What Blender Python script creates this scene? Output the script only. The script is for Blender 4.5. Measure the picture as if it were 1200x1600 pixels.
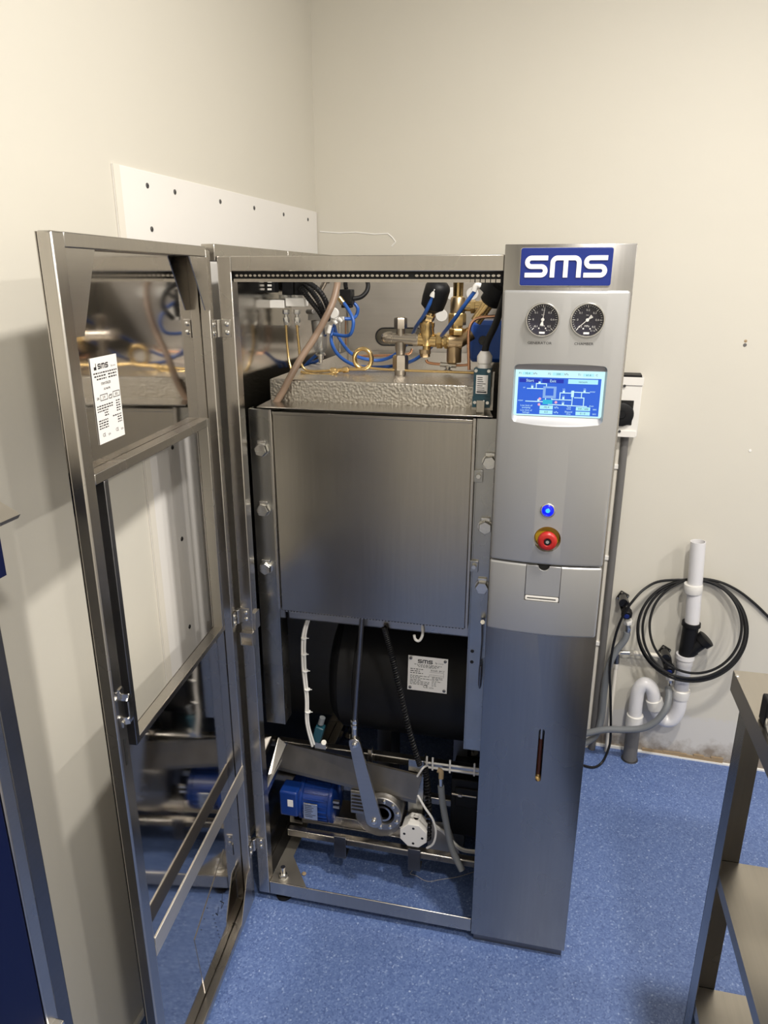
import bpy, bmesh, math, random
from mathutils import Vector, Matrix
random.seed(7)
for o in list(bpy.data.objects): bpy.data.objects.remove(o)
S = bpy.context.scene
COL = S.collection
V = Vector
# ------------------------------------------------------------------ camera
CX, CY, CZ = 0.6642, -1.4197, 1.6115
YAW, PITCH, ROLL, FPX = 0.2206, -0.3170, 0.0008, 1122.5
fw = V((-math.sin(YAW)*math.cos(PITCH), math.cos(YAW)*math.cos(PITCH), math.sin(PITCH)))
rt0 = V((math.cos(YAW), math.sin(YAW), 0)); up0 = rt0.cross(fw)
rt = rt0*math.cos(ROLL)+up0*math.sin(ROLL); up = -rt0*math.sin(ROLL)+up0*math.cos(ROLL)
cam = bpy.data.cameras.new('camera'); camo = bpy.data.objects.new('camera', cam); COL.objects.link(camo)
camo.matrix_world = Matrix(((rt.x, up.x, -fw.x, CX), (rt.y, up.y, -fw.y, CY), (rt.z, up.z, -fw.z, CZ), (0, 0, 0, 1)))
cam.sensor_fit = 'AUTO'; cam.sensor_width = 36.0; cam.lens = FPX*36.0/1600.0
cam.clip_start = 0.02
S.camera = camo
# ------------------------------------------------------------------ world, lights, exposure
w = bpy.data.worlds.new('room_dark'); S.world = w; w.use_nodes = True
w.node_tree.nodes['Background'].inputs[0].default_value = (0.8, 0.8, 0.8, 1)
w.node_tree.nodes['Background'].inputs[1].default_value = 0.02
S.view_settings.view_transform = 'Standard'; S.view_settings.look = 'None'
S.view_settings.gamma = 1.0; S.view_settings.exposure = 0.14
try: S.view_settings.use_curve_mapping = False
except Exception: pass
CEIL = 2.72
DOWNLIGHTS_AND_FILL = [(1.13, -0.48, 33), (1.15, -1.62, 29), (2.6, -0.5, 24), (2.6, -1.65, 24)]  # left-hand pair inferred from wall shadows; right-hand pair added to fill the room
LIGHT_COL = (1.0, 0.955, 0.89)
for i, (lx, ly, pw) in enumerate(DOWNLIGHTS_AND_FILL):
    ld = bpy.data.lights.new('downlight_and_fill_lamp', 'AREA'); ld.shape = 'DISK'; ld.size = 0.16; ld.energy = pw; ld.color = LIGHT_COL
    lo = bpy.data.objects.new('downlight_and_fill_lamp', ld); COL.objects.link(lo); lo.location = (lx, ly, CEIL-0.014)

# ------------------------------------------------------------------ geometry helpers
def ray(px, py): return fw + rt*((px-600)/FPX) - up*((py-800)/FPX)
def at(px, py, y):                       # the point at depth y seen at a spot of the photograph
    d = ray(px, py); t = (y-CY)/d.y; return V((CX, CY, CZ)) + d*t
def atz(px, py, z):
    d = ray(px, py); t = (z-CZ)/d.z; return V((CX, CY, CZ)) + d*t
XW, YB, WY = -0.0899, 0.9475, -0.0399     # room corner, turn of the walls against the machine
WN = V((-math.sin(WY), math.cos(WY), 0)); WM = V((math.cos(WY), math.sin(WY), 0)); CORNER = V((XW, YB, 0))
def onplane(px, py, P0, N):
    d = ray(px, py); c = V((CX, CY, CZ)); t = (P0-c).dot(N)/d.dot(N); return c+d*t
def back(px, py, off=0.0): return onplane(px, py, CORNER-WN*off, WN)
def leftw(px, py, off=0.0): return onplane(px, py, CORNER+WM*off, WM)
def wall(a, b, z): return CORNER + WM*a - WN*b + V((0, 0, z))     # a along back wall, b out of it

def catmull(pts, n=8, closed=False):
    pts = [V(p) for p in pts]; out = []; N = len(pts)
    segs = N if closed else N-1
    for i in range(segs):
        g = (lambda k: pts[k % N]) if closed else (lambda k: pts[max(0, min(N-1, k))])
        p0, p1, p2, p3 = g(i-1), g(i), g(i+1), g(i+2)
        for k in range(n):
            t = k/n
            out.append(0.5*((2*p1)+(p2-p0)*t+(2*p0-5*p1+4*p2-p3)*t*t+(3*p1-p0-3*p2+p3)*t*t*t))
    if not closed: out.append(pts[-1])
    return out

class MB:
    def __init__(s): s.v = []; s.f = []; s.m = []; s.cur = 0
    def mat(s, i): s.cur = i; return s
    def face(s, idx): s.f.append(tuple(idx)); s.m.append(s.cur)
    def box(s, lo, hi):
        x0, y0, z0 = lo; x1, y1, z1 = hi
        return s.obox(V(((x0+x1)/2, (y0+y1)/2, (z0+z1)/2)), V((1, 0, 0)), V((0, 1, 0)), V((0, 0, 1)), (x1-x0)/2, (y1-y0)/2, (z1-z0)/2)
    def obox(s, c, X, Y, Z, a, b, d):
        c = V(c); n = len(s.v)
        for k in range(8):
            s.v.append(c+X*(a if k & 1 else -a)+Y*(b if k & 2 else -b)+Z*(d if k & 4 else -d))
        for q in ((0, 2, 3, 1), (4, 5, 7, 6), (0, 1, 5, 4), (2, 6, 7, 3), (0, 4, 6, 2), (1, 3, 7, 5)):
            s.face([n+i for i in q])
        return s
    def quadbox(s, pts, d):               # four corners (front), extruded by vector d
        return s.prism([V(p) for p in pts], V(d))
    def prism(s, poly, d):
        n = len(s.v); k = len(poly); d = V(d)
        s.v += [V(p) for p in poly]; s.v += [V(p)+d for p in poly]
        s.face(list(range(n, n+k))); s.face([n+2*k-1-i for i in range(k)])
        for i in range(k):
            j = (i+1) % k; s.face((n+j, n+i, n+k+i, n+k+j))
        return s
    def loft(s, A, B):
        n = len(s.v); k = len(A); s.v += [V(p) for p in A]+[V(p) for p in B]
        s.face(list(range(n, n+k))); s.face([n+2*k-1-i for i in range(k)])
        for i in range(k):
            j = (i+1) % k; s.face((n+j, n+i, n+k+i, n+k+j))
        return s
    def tube(s, pts, r, n=10, closed=False, caps=True):
        pts = [V(p) for p in pts]; N = len(pts); base = len(s.v); prev = None
        rr = r if isinstance(r, (list, tuple)) else [r]*N
        for i, p in enumerate(pts):
            a = pts[(i-1) % N] if (closed or i > 0) else p
            b = pts[(i+1) % N] if (closed or i < N-1) else p
            t = (b-a).normalized()
            if prev is None:
                u = t.orthogonal().normalized()
            else:
                u = (prev-t*prev.dot(t))
                u = u.normalized() if u.length > 1e-6 else t.orthogonal().normalized()
            prev = u; w_ = t.cross(u)
            for k in range(n):
                an = 2*math.pi*k/n; s.v.append(p+(u*math.cos(an)+w_*math.sin(an))*rr[i])
        segs = N if closed else N-1
        for i in range(segs):
            for k in range(n):
                a = base+i*n+k; b = base+i*n+(k+1) % n; c = base+((i+1) % N)*n+(k+1) % n; d = base+((i+1) % N)*n+k
                s.face((a, b, c, d))
        if caps and not closed:
            s.face([base+k for k in range(n)][::-1]); s.face([base+(N-1)*n+k for k in range(n)])
        return s
    def lathe(s, o, axis, prof, n=24, ref=None):    # prof: list of (distance along axis, radius)
        o = V(o); ax = V(axis).normalized(); u = (V(ref)-ax*V(ref).dot(ax)).normalized() if ref else ax.orthogonal().normalized(); w_ = ax.cross(u); base = len(s.v)
        for h, r in prof:
            for k in range(n):
                an = 2*math.pi*(k+0.5)/n; s.v.append(o+ax*h+(u*math.cos(an)+w_*math.sin(an))*max(r, 1e-5))
        for i in range(len(prof)-1):
            for k in range(n):
                s.face((base+i*n+k, base+i*n+(k+1) % n, base+(i+1)*n+(k+1) % n, base+(i+1)*n+k))
        s.face([base+k for k in range(n)][::-1]); s.face([base+(len(prof)-1)*n+k for k in range(n)])
        return s
    def cyl(s, a, b, r, n=20, r2=None):
        a = V(a); b = V(b); return s.lathe(a, b-a, [(0, r), ((b-a).length, r if r2 is None else r2)], n)
    def hexa(s, a, b, r, ref=None):
        a = V(a); b = V(b); L = (b-a).length; return s.lathe(a, b-a, [(0, r), (L*.85, r), (L, r*.9)], 6, ref)
    def text(s, body, O, X, Y, size, align='CENTER', sx=1.0):
        cu = bpy.data.curves.new('t', 'FONT'); cu.body = body; cu.size = size; cu.align_x = align; cu.align_y = 'CENTER'; cu.resolution_u = 2
        ob = bpy.data.objects.new('t', cu); COL.objects.link(ob)
        me = ob.to_mesh(); n = len(s.v); O = V(O)
        for v in me.vertices: s.v.append(O+X*(v.co.x*sx)+Y*v.co.y)
        for p in me.polygons: s.face([n+i for i in p.vertices])
        ob.to_mesh_clear(); bpy.data.objects.remove(ob); bpy.data.curves.remove(cu)
        return s
    def rect(s, O, X, Y, x0, y0, x1, y1, N=None, th=0.0):
        P = [O+X*x0+Y*y0, O+X*x1+Y*y0, O+X*x1+Y*y1, O+X*x0+Y*y1]
        if th: return s.prism([p+N*th for p in P], -N*th)
        n = len(s.v); s.v += P; s.face((n, n+1, n+2, n+3)); return s
    def stroke(s, path, wd, O, X, Y, N=None, th=0.0):      # flat ribbon along a 2D path
        path = [p for i, p in enumerate(path) if i == 0 or math.hypot(p[0]-path[i-1][0], p[1]-path[i-1][1]) > wd*.02]
        L = []; Rr = []
        for i, p in enumerate(path):
            a = path[max(0, i-1)]; b = path[min(len(path)-1, i+1)]
            d1 = V((p[0]-a[0], p[1]-a[1])) if i > 0 else V((b[0]-p[0], b[1]-p[1]))
            d2 = V((b[0]-p[0], b[1]-p[1])) if i < len(path)-1 else d1
            d1.normalize(); d2.normalize(); n1 = V((-d1.y, d1.x)); n2 = V((-d2.y, d2.x)); mm = (n1+n2)
            mm = mm.normalized() if mm.length > 1e-6 else n1
            k = wd/2/max(.4, mm.dot(n1)); L.append((p[0]+mm.x*k, p[1]+mm.y*k)); Rr.append((p[0]-mm.x*k, p[1]-mm.y*k))
        pl = lambda q, h: O+X*q[0]+Y*q[1]+(N*h if N else V((0, 0, 0)))
        n = len(s.v); m = len(path)
        s.v += [pl(q, th) for q in L]+[pl(q, th) for q in Rr]
        for i in range(m-1): s.face((n+m+i, n+m+i+1, n+i+1, n+i))
        if th:
            n2 = len(s.v); s.v += [pl(q, 0) for q in L]+[pl(q, 0) for q in Rr]
            for i in range(m-1):
                s.face((n+i, n+i+1, n2+i+1, n2+i)); s.face((n2+m+i, n2+m+i+1, n+m+i+1, n+m+i))
            s.face((n, n2, n2+m, n+m)); s.face((n+m-1, n+2*m-1, n2+2*m-1, n2+m-1))
        return s

def mesh_of(name, mb, mats, smooth=40, fix=True):
    me = bpy.data.meshes.new(name); me.from_pydata([tuple(v) for v in mb.v], [], mb.f)
    for m in (mats if isinstance(mats, (list, tuple)) else [mats]): me.materials.append(MAT[m] if isinstance(m, str) else m)
    me.polygons.foreach_set('material_index', mb.m)
    if fix:
        bm = bmesh.new(); bm.from_mesh(me); bmesh.ops.recalc_face_normals(bm, faces=bm.faces); bm.to_mesh(me); bm.free()
    if smooth:
        me.polygons.foreach_set('use_smooth', [True]*len(me.polygons))
        me.set_sharp_from_angle(angle=math.radians(smooth))
    me.update(); return me
def obj(name, mb, mats, parent=None, smooth=40, bevel=0.0, seg=2, fix=True):
    o = bpy.data.objects.new(name, mesh_of(name, mb, mats, smooth, fix)); COL.objects.link(o)
    if parent:
        o.parent = parent
        o.matrix_parent_inverse = Matrix.Translation(-parent.location) if parent.type == 'EMPTY' else Matrix.Identity(4)
    if bevel:
        b = o.modifiers.new('bevel', 'BEVEL'); b.width = bevel; b.segments = seg; b.limit_method = 'ANGLE'; b.angle_limit = math.radians(35)
    return o
def tag(o, label, cat, group=None, kind=None):
    if label: o['label'] = label
    if cat: o['category'] = cat
    if group: o['group'] = group
    if kind: o['kind'] = kind
    return o
def thing(name, label, cat, loc, group=None):
    o = bpy.data.objects.new(name, None); COL.objects.link(o); o.location = loc; o.empty_display_size = .1
    return tag(o, label, cat, group)
def boolean(o, cutters):                          # cut and bake
    for i, c in enumerate(cutters):
        m = o.modifiers.new('cut%d' % i, 'BOOLEAN'); m.operation = 'DIFFERENCE'; m.solver = 'EXACT'; m.object = c
    bpy.context.view_layer.update()
    dg = bpy.context.evaluated_depsgraph_get(); ev = o.evaluated_get(dg)
    me = bpy.data.meshes.new_from_object(ev); o.modifiers.clear(); old = o.data; o.data = me
    me.polygons.foreach_set('use_smooth', [True]*len(me.polygons)); me.set_sharp_from_angle(angle=math.radians(30))
    for c in cutters: bpy.data.objects.remove(c)

# ------------------------------------------------------------------ materials
MAT = {}
def newmat(name):
    m = bpy.data.materials.new(name); m.use_nodes = True; MAT[name] = m
    nt = m.node_tree; return m, nt, nt.nodes['Principled BSDF']
def simple(name, col, rough=.5, metal=0.0, coat=0.0, emit=0.0, ecol=None, spec=None, sub=None):
    m, nt, b = newmat(name); b.inputs['Base Color'].default_value = (*col, 1); b.inputs['Roughness'].default_value = rough
    b.inputs['Metallic'].default_value = metal; b.inputs['Coat Weight'].default_value = coat
    if spec is not None: b.inputs['Specular IOR Level'].default_value = spec
    if emit: b.inputs['Emission Color'].default_value = (*(ecol or col), 1); b.inputs['Emission Strength'].default_value = emit
    return m
def N(nt, t, **kw):
    n = nt.nodes.new(t)
    for k, v in kw.items(): setattr(n, k, v)
    return n
def metal(name, col, rough, var=.06, scale=(3, 3, 60), bump=.0, rvar=.05, smudge=6.0):
    bump = 0.0
    m, nt, b = newmat(name); b.inputs['Metallic'].default_value = 1.0
    tc = N(nt, 'ShaderNodeTexCoord'); mp = N(nt, 'ShaderNodeMapping'); mp.inputs['Scale'].default_value = scale
    nt.links.new(tc.outputs['Object'], mp.inputs[0])
    n1 = N(nt, 'ShaderNodeTexNoise'); n1.inputs['Scale'].default_value = 3; n1.inputs['Detail'].default_value = 2; nt.links.new(mp.outputs[0], n1.inputs[0])
    n2 = N(nt, 'ShaderNodeTexNoise'); n2.inputs['Scale'].default_value = smudge; n2.inputs['Detail'].default_value = 2; n2.inputs['Roughness'].default_value = .5; nt.links.new(tc.outputs['Object'], n2.inputs[0])
    r = N(nt, 'ShaderNodeMapRange'); r.inputs['From Min'].default_value = .3; r.inputs['From Max'].default_value = .7
    r.inputs['To Min'].default_value = max(.02, rough-rvar); r.inputs['To Max'].default_value = rough+rvar; nt.links.new(n2.outputs[0], r.inputs[0]); nt.links.new(r.outputs[0], b.inputs['Roughness'])
    mx = N(nt, 'ShaderNodeMix', data_type='RGBA'); mx.inputs['A'].default_value = (*[c*(1-var) for c in col], 1); mx.inputs['B'].default_value = (*[min(1, c*(1+var)) for c in col], 1)
    nt.links.new(n1.outputs[0], mx.inputs['Factor']); nt.links.new(mx.outputs['Result'], b.inputs['Base Color'])
    if bump:
        bp = N(nt, 'ShaderNodeBump'); bp.inputs['Strength'].default_value = bump; bp.inputs['Distance'].default_value = .002; nt.links.new(n1.outputs[0], bp.inputs['Height']); nt.links.new(bp.outputs[0], b.inputs['Normal'])
    return m
metal('steel', (.50, .475, .44), .30)
metal('steel_tube', (.48, .455, .42), .27, scale=(40, 40, 2))
metal('mirror_steel', (.52, .495, .465), .07, bump=.0, rvar=.03, var=.03)
metal('inner_steel', (.46, .44, .41), .14, rvar=.04, var=.03)
metal('brushed_sheet', (.56, .53, .49), .42, rvar=.05, var=.06, scale=(2, 2, 40))
metal('chamber_steel', (.42, .395, .355), .24, var=.08, scale=(50, 50, 2), rvar=.03, smudge=5)
metal('shaded_tray_steel', (.25, .23, .20), .42, var=.3, scale=(8, 8, 3))  # drip tray's shade and dark reflections put into the base colour
metal('dull_steel', (.42, .39, .34), .5, var=.12, scale=(6, 6, 6))
metal('column_steel', (.355, .345, .33), .26, var=.09, scale=(60, 60, 1.5), rvar=.03)
metal('galvanised', (.40, .395, .375), .28, var=.14, scale=(14, 14, 5), rvar=.06, smudge=8)
metal('pale_steel', (.72, .68, .61), .5)
metal('zinc', (.66, .65, .62), .25, bump=.02)
metal('brass', (.72, .52, .24), .26, bump=.02)
metal('bronze', (.52, .39, .24), .38, bump=.06)
metal('copper', (.72, .40, .25), .25, bump=.0)
metal('nickel', (.44, .395, .34), .30)
metal('cast_metal', (.34, .33, .32), .45, bump=.1)
metal('table_steel', (.46, .43, .385), .36, scale=(40, 2, 2), var=.08, rvar=.08)
metal('dark_steel', (.20, .20, .21), .36)
simple('silver_paint', (.40, .40, .40), .36, .6)
simple('silver_dark', (.25, .25, .28), .4, .4)
simple('black_plastic', (.007, .007, .008), .5, spec=.25)
simple('black_gloss', (.008, .008, .009), .2)
simple('black_rubber', (.008, .008, .009), .5, spec=.3)
simple('dark_gap', (.006, .006, .006), .8)
simple('white_plastic', (.74, .72, .68), .38)
simple('white_print', (.80, .79, .76), .5)
simple('pvc', (.70, .69, .70), .3)
simple('grey_hose', (.17, .18, .19), .45)
simple('grey_pvc', (.13, .125, .12), .5)
simple('blue_tube', (.02, .10, .40), .32)
simple('blue_box', (.02, .10, .48), .38)
simple('blue_motor', (.006, .035, .20), .33)
simple('sign_blue', (.010, .024, .17), .35, spec=.3)
simple('sign_white', (.82, .80, .82), .3)
simple('navy', (.003, .006, .035), .4, spec=.2)
simple('teal', (.012, .06, .085), .4)
simple('hose_beige', (.24, .165, .115), .45)
simple('red', (.36, .012, .010), .35)
simple('yellow', (.62, .36, .01), .4)
simple('ink', (.012, .012, .014), .5)
simple('dial', (.009, .008, .022), .4)
simple('cream_paint', (.72, .68, .60), .5)
simple('thread', (.55, .52, .46), .8)
simple('label_paper', (.80, .78, .75), .4)
simple('brown_liquid', (.06, .02, .012), .2)
simple('amber_wall', (.33, .24, .14), .7)
simple('led_blue', (.003, .008, .35), .15, emit=.75, ecol=(.001, .012, 1.0))
simple('led_core', (.02, .2, .6), .2, emit=1.0, ecol=(.03, .40, 1.0))
simple('scr_white', (0, 0, 0), .3, emit=.92, ecol=(.62, .95, 1.0))
simple('scr_blue', (0, 0, 0), .3, emit=.9, ecol=(.022, .13, .72))
simple('scr_dark', (0, 0, 0), .3, emit=.8, ecol=(.004, .03, .50))
simple('scr_cyan', (0, 0, 0), .3, emit=.9, ecol=(.02, .50, .75))
simple('scr_box', (0, 0, 0), .3, emit=.9, ecol=(.45, .90, 1.0))
simple('scr_lilac', (0, 0, 0), .3, emit=.8, ecol=(.28, .50, .95))
simple('scr_ink', (0, 0, 0), .3, emit=.5, ecol=(.03, .12, .25))
simple('scr_pink', (0, 0, 0), .3, emit=.9, ecol=(.95, .45, .6))
simple('lamp_glow', (1, 1, 1), .5, emit=9, ecol=(1.0, .945, .86))
def thin_glass(name, tint, gloss):
    m, nt, b = newmat(name); nt.nodes.remove(b); out = nt.nodes['Material Output']
    t = N(nt, 'ShaderNodeBsdfTransparent'); t.inputs[0].default_value = (*tint, 1); g = N(nt, 'ShaderNodeBsdfGlossy'); g.inputs['Roughness'].default_value = .05
    x = N(nt, 'ShaderNodeMixShader'); x.inputs[0].default_value = gloss; nt.links.new(t.outputs[0], x.inputs[1]); nt.links.new(g.outputs[0], x.inputs[2]); nt.links.new(x.outputs[0], out.inputs[0])
thin_glass('glass', (.97, .97, .97), .012)
thin_glass('bowl_glass', (.80, .82, .84), .14)
def emboss():
    m, nt, b = newmat('embossed_foil'); b.inputs['Metallic'].default_value = 1; b.inputs['Base Color'].default_value = (.60, .57, .52, 1); b.inputs['Roughness'].default_value = .34
    tc = N(nt, 'ShaderNodeTexCoord'); vo = N(nt, 'ShaderNodeTexVoronoi'); vo.inputs['Scale'].default_value = 190; vo.feature = 'SMOOTH_F1'
    nt.links.new(tc.outputs['Object'], vo.inputs['Vector']); bp = N(nt, 'ShaderNodeBump'); bp.inputs['Strength'].default_value = .55; bp.inputs['Distance'].default_value = .003
    nt.links.new(vo.outputs['Distance'], bp.inputs['Height']); nt.links.new(bp.outputs[0], b.inputs['Normal'])
emboss()
def wallmat(name, col, stain=False):
    m, nt, b = newmat(name); b.inputs['Roughness'].default_value = .62
    tc = N(nt, 'ShaderNodeTexCoord'); n1 = N(nt, 'ShaderNodeTexNoise'); n1.inputs['Scale'].default_value = 2.2; n1.inputs['Detail'].default_value = 6; nt.links.new(tc.outputs['Object'], n1.inputs[0])
    mx = N(nt, 'ShaderNodeMix', data_type='RGBA'); mx.inputs['A'].default_value = (*[c*.95 for c in col], 1); mx.inputs['B'].default_value = (*[min(1, c*1.04) for c in col], 1)
    nt.links.new(n1.outputs[0], mx.inputs['Factor']); res = mx.outputs['Result']
    n2 = N(nt, 'ShaderNodeTexNoise'); n2.inputs['Scale'].default_value = 130; n2.inputs['Detail'].default_value = 3; nt.links.new(tc.outputs['Object'], n2.inputs[0])
    bp = N(nt, 'ShaderNodeBump'); bp.inputs['Strength'].default_value = .06; bp.inputs['Distance'].default_value = .002; nt.links.new(n2.outputs[0], bp.inputs['Height']); nt.links.new(bp.outputs[0], b.inputs['Normal'])
    if stain:                               # damp brown stains and bare patches along the foot of the wall
        sp = N(nt, 'ShaderNodeSeparateXYZ'); nt.links.new(tc.outputs['Object'], sp.inputs[0])
        n3 = N(nt, 'ShaderNodeTexNoise'); n3.inputs['Scale'].default_value = 9; n3.inputs['Detail'].default_value = 7; n3.inputs['Roughness'].default_value = .65; nt.links.new(tc.outputs['Object'], n3.inputs[0])
        zz = N(nt, 'ShaderNodeMapRange'); zz.inputs['From Min'].default_value = .0; zz.inputs['From Max'].default_value = .13; zz.inputs['To Min'].default_value = .95; zz.inputs['To Max'].default_value = .3; nt.links.new(sp.outputs['Z'], zz.inputs[0])
        ml = N(nt, 'ShaderNodeMath', operation='MULTIPLY'); nt.links.new(n3.outputs[0], ml.inputs[0]); nt.links.new(zz.outputs[0], ml.inputs[1])
        rp = N(nt, 'ShaderNodeMapRange'); rp.inputs['From Min'].default_value = .26; rp.inputs['From Max'].default_value = .42; rp.inputs['To Max'].default_value = .85; nt.links.new(ml.outputs[0], rp.inputs[0])
        gz_ = N(nt, 'ShaderNodeMapRange'); gz_.inputs['From Min'].default_value = .10; gz_.inputs['From Max'].default_value = .24; gz_.inputs['To Min'].default_value = 1.0; gz_.inputs['To Max'].default_value = 0.0; nt.links.new(sp.outputs['Z'], gz_.inputs[0])
        ga_ = N(nt, 'ShaderNodeMath', operation='ADD'); nt.links.new(gz_.outputs[0], ga_.inputs[0]); nt.links.new(n3.outputs[0], ga_.inputs[1])
        gr_ = N(nt, 'ShaderNodeMapRange'); gr_.inputs['From Min'].default_value = .95; gr_.inputs['From Max'].default_value = 1.05; gr_.inputs['To Max'].default_value = .7; nt.links.new(ga_.outputs[0], gr_.inputs[0])
        m0_ = N(nt, 'ShaderNodeMix', data_type='RGBA'); m0_.inputs['B'].default_value = (.60, .585, .57, 1); nt.links.new(gr_.outputs[0], m0_.inputs['Factor']); nt.links.new(res, m0_.inputs['A']); res = m0_.outputs['Result']
        m2 = N(nt, 'ShaderNodeMix', data_type='RGBA'); m2.inputs['B'].default_value = (.22, .17, .12, 1); nt.links.new(rp.outputs[0], m2.inputs['Factor']); nt.links.new(res, m2.inputs['A']); res = m2.outputs['Result']
    nt.links.new(res, b.inputs['Base Color'])
wallmat('wall_paint', (.62, .59, .515)); wallmat('wall_paint_back', (.62, .59, .515), True); simple('ceiling_paint', (.78, .77, .74), .8)
wallmat('panel_sheet', (.78, .755, .72)); MAT['panel_sheet'].node_tree.nodes['Principled BSDF'].inputs['Roughness'].default_value = .35
def floormat():
    m, nt, b = newmat('blue_vinyl'); b.inputs['Roughness'].default_value = .42
    tc = N(nt, 'ShaderNodeTexCoord')
    v1 = N(nt, 'ShaderNodeTexVoronoi'); v1.inputs['Scale'].default_value = 250; nt.links.new(tc.outputs['Object'], v1.inputs['Vector'])
    cr = N(nt, 'ShaderNodeValToRGB'); nt.links.new(v1.outputs['Color'], cr.inputs[0]); e = cr.color_ramp.elements
    e[0].position = 0.0; e[0].color = (.052, .085, .215, 1); e[1].position = 1.0; e[1].color = (.30, .37, .55, 1)
    for p_, c_ in ((.3, (.078, .125, .285, 1)), (.75, (.112, .170, .35, 1)), (.88, (.155, .22, .40, 1))):
        q = e.new(p_); q.color = c_
    n1 = N(nt, 'ShaderNodeTexNoise'); n1.inputs['Scale'].default_value = 3; n1.inputs['Detail'].default_value = 5; nt.links.new(tc.outputs['Object'], n1.inputs[0])
    mr = N(nt, 'ShaderNodeMapRange'); mr.inputs['To Min'].default_value = .98; mr.inputs['To Max'].default_value = 1.34; nt.links.new(n1.outputs[0], mr.inputs[0])
    mx = N(nt, 'ShaderNodeMix', data_type='RGBA', blend_type='MULTIPLY'); mx.inputs['Factor'].default_value = 1; nt.links.new(cr.outputs[0], mx.inputs['A']); nt.links.new(mr.outputs[0], mx.inputs['B']); nt.links.new(mx.outputs['Result'], b.inputs['Base Color'])
floormat()

# ------------------------------------------------------------------ the room
RW, RD = 4.0, 3.45          # room width along the back wall, depth away from it
def struct(name, mb, m): return tag(obj(name, mb, m, None, 0), None, None, kind='structure')
def wallbox(a0, a1, b0, b1, z0, z1):
    return MB().prism([wall(a0, b0, z0), wall(a1, b0, z0), wall(a1, b1, z0), wall(a0, b1, z0)], (0, 0, z1-z0))
struct('floor', wallbox(-.1, RW+.1, -.1, RD+.1, -.1, 0), 'blue_vinyl')
struct('ceiling', wallbox(-.1, RW+.1, -.1, RD+.1, CEIL, CEIL+.1), 'ceiling_paint')
struct('wall_back', wallbox(0, RW, -.1, 0, 0, CEIL), 'wall_paint_back')
struct('wall_left', wallbox(-.1, 0, -.1, RD+.1, 0, CEIL), 'wall_paint')
struct('wall_right', wallbox(RW, RW+.1, -.1, RD+.1, 0, CEIL), 'wall_paint')
struct('wall_front', wallbox(0, RW, RD, RD+.1, 0, CEIL), 'wall_paint')
mb = MB()
segs = [(.3, .95, .006), (.95, 1.12, .009), (1.12, 1.3, .007), (1.3, 2.2, .006), (2.2, 3.99, .006)]
for a0, a1, h in segs: mb.prism([wall(a0, 0, 0), wall(a1, 0, 0), wall(a1, .008, 0), wall(a0, .008, 0)], (0, 0, h))
struct('trim_1', mb, 'white_print')
aL, aR = (back(1003, 1170)-CORNER).dot(WM), (back(1112, 1184)-CORNER).dot(WM); mb = MB(); x = aL
while x < aR:
    wd = random.uniform(.02, .05); h = random.uniform(.010, .020); mb.prism([wall(x, 0, .005), wall(x+wd, 0, .005), wall(x+wd, .005, .005), wall(x, .005, .005)], (0, 0, h)); x += wd
struct('trim_3', mb, 'amber_wall')
mb = MB(); ed = [(500, 362), (530, 364), (556, 363), (585, 366), (606, 365), (613, 371), (618, 378), (612, 385)]
for q0, q1 in zip(ed[:-1], ed[1:]): mb.tube([back(*q0), back(*q1)], .0022, 6)
struct('trim_4', mb, 'white_print')
struct('trim_2', wallbox(0, .008, .02, 3.4, 0, .012), 'white_print')

# ------------------------------------------------------------------ steam sterilizer
ST = thing('steam_sterilizer', 'tall stainless steel steam sterilizer with its front door swung open', 'sterilizer', (0.4, 0.4, 0))
W, H = 0.574, 1.65
P = lambda name, mb, m, **k: obj(name, mb, m, ST, **k)
# --- frame
fr = P('frame_post', MB().box((0, 0, .026), (.03, .03, H)), 'steel_tube', bevel=.002)
tr = P('frame_rail', MB().box((.03, .0005, 1.6206), (W-.001, .0295, H)), 'steel_tube', bevel=.0015)
P('frame_rail', MB().box((.031, .0005, .0258), (W-.001, .0045, .0665)).box((.031, .0045, .0258), (W-.001, .0295, .0290)), 'steel_tube', bevel=.0015)
P('frame_rail', MB().box((-.03, -.004, 1.640), (-.001, .425, 1.673)), 'steel_tube', bevel=.0015)
P('frame_rail', MB().box((-.03, .428, 1.640), (-.001, .84, 1.673)), 'steel_tube', bevel=.0015)
P('frame_rail', MB().box((.001, .031, .026), (.03, .82, .058)), 'steel_tube', bevel=.0015)
P('frame_rail', MB().box((.001, .031, 1.62), (.03, .82, 1.649)), 'steel_tube', bevel=.0015)
mb = MB()
for k in range(11): mb.lathe((.0298, -.0002, 1.6475-k*.0026), (0, -1, 0), [(0, .0016), (.0008, .0012)], 6)
obj('weld_bead', mb, 'zinc', fr)
# slotted cable channel under the top rail
ch = P('cable_channel', MB().box((.032, .010, 1.6005), (W-.002, .024, 1.6204)).mat(1).box((.033, .0035, 1.6005), (.512, .0095, 1.6065)), ['dark_gap', 'steel_tube'])
mb = MB()
x = .040
while x < W-.006:
    if not (.392 < x < .404):
        mb.loft([V((x+.0041*math.cos(a_*math.pi/5), .0098, 1.6128+.0030*math.sin(a_*math.pi/5))) for a_ in range(10)], [V((x+.0036*math.cos(a_*math.pi/5), .0048, 1.6128+.0024*math.sin(a_*math.pi/5))) for a_ in range(10)])
    if x > .515: mb.box((x-.004, .0035, 1.6005), (x+.004, .0095, 1.6065))
    x += .0097
tag(obj('channel_tooth_row', mb, 'steel_tube', ch), None, None, kind='stuff')
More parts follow.
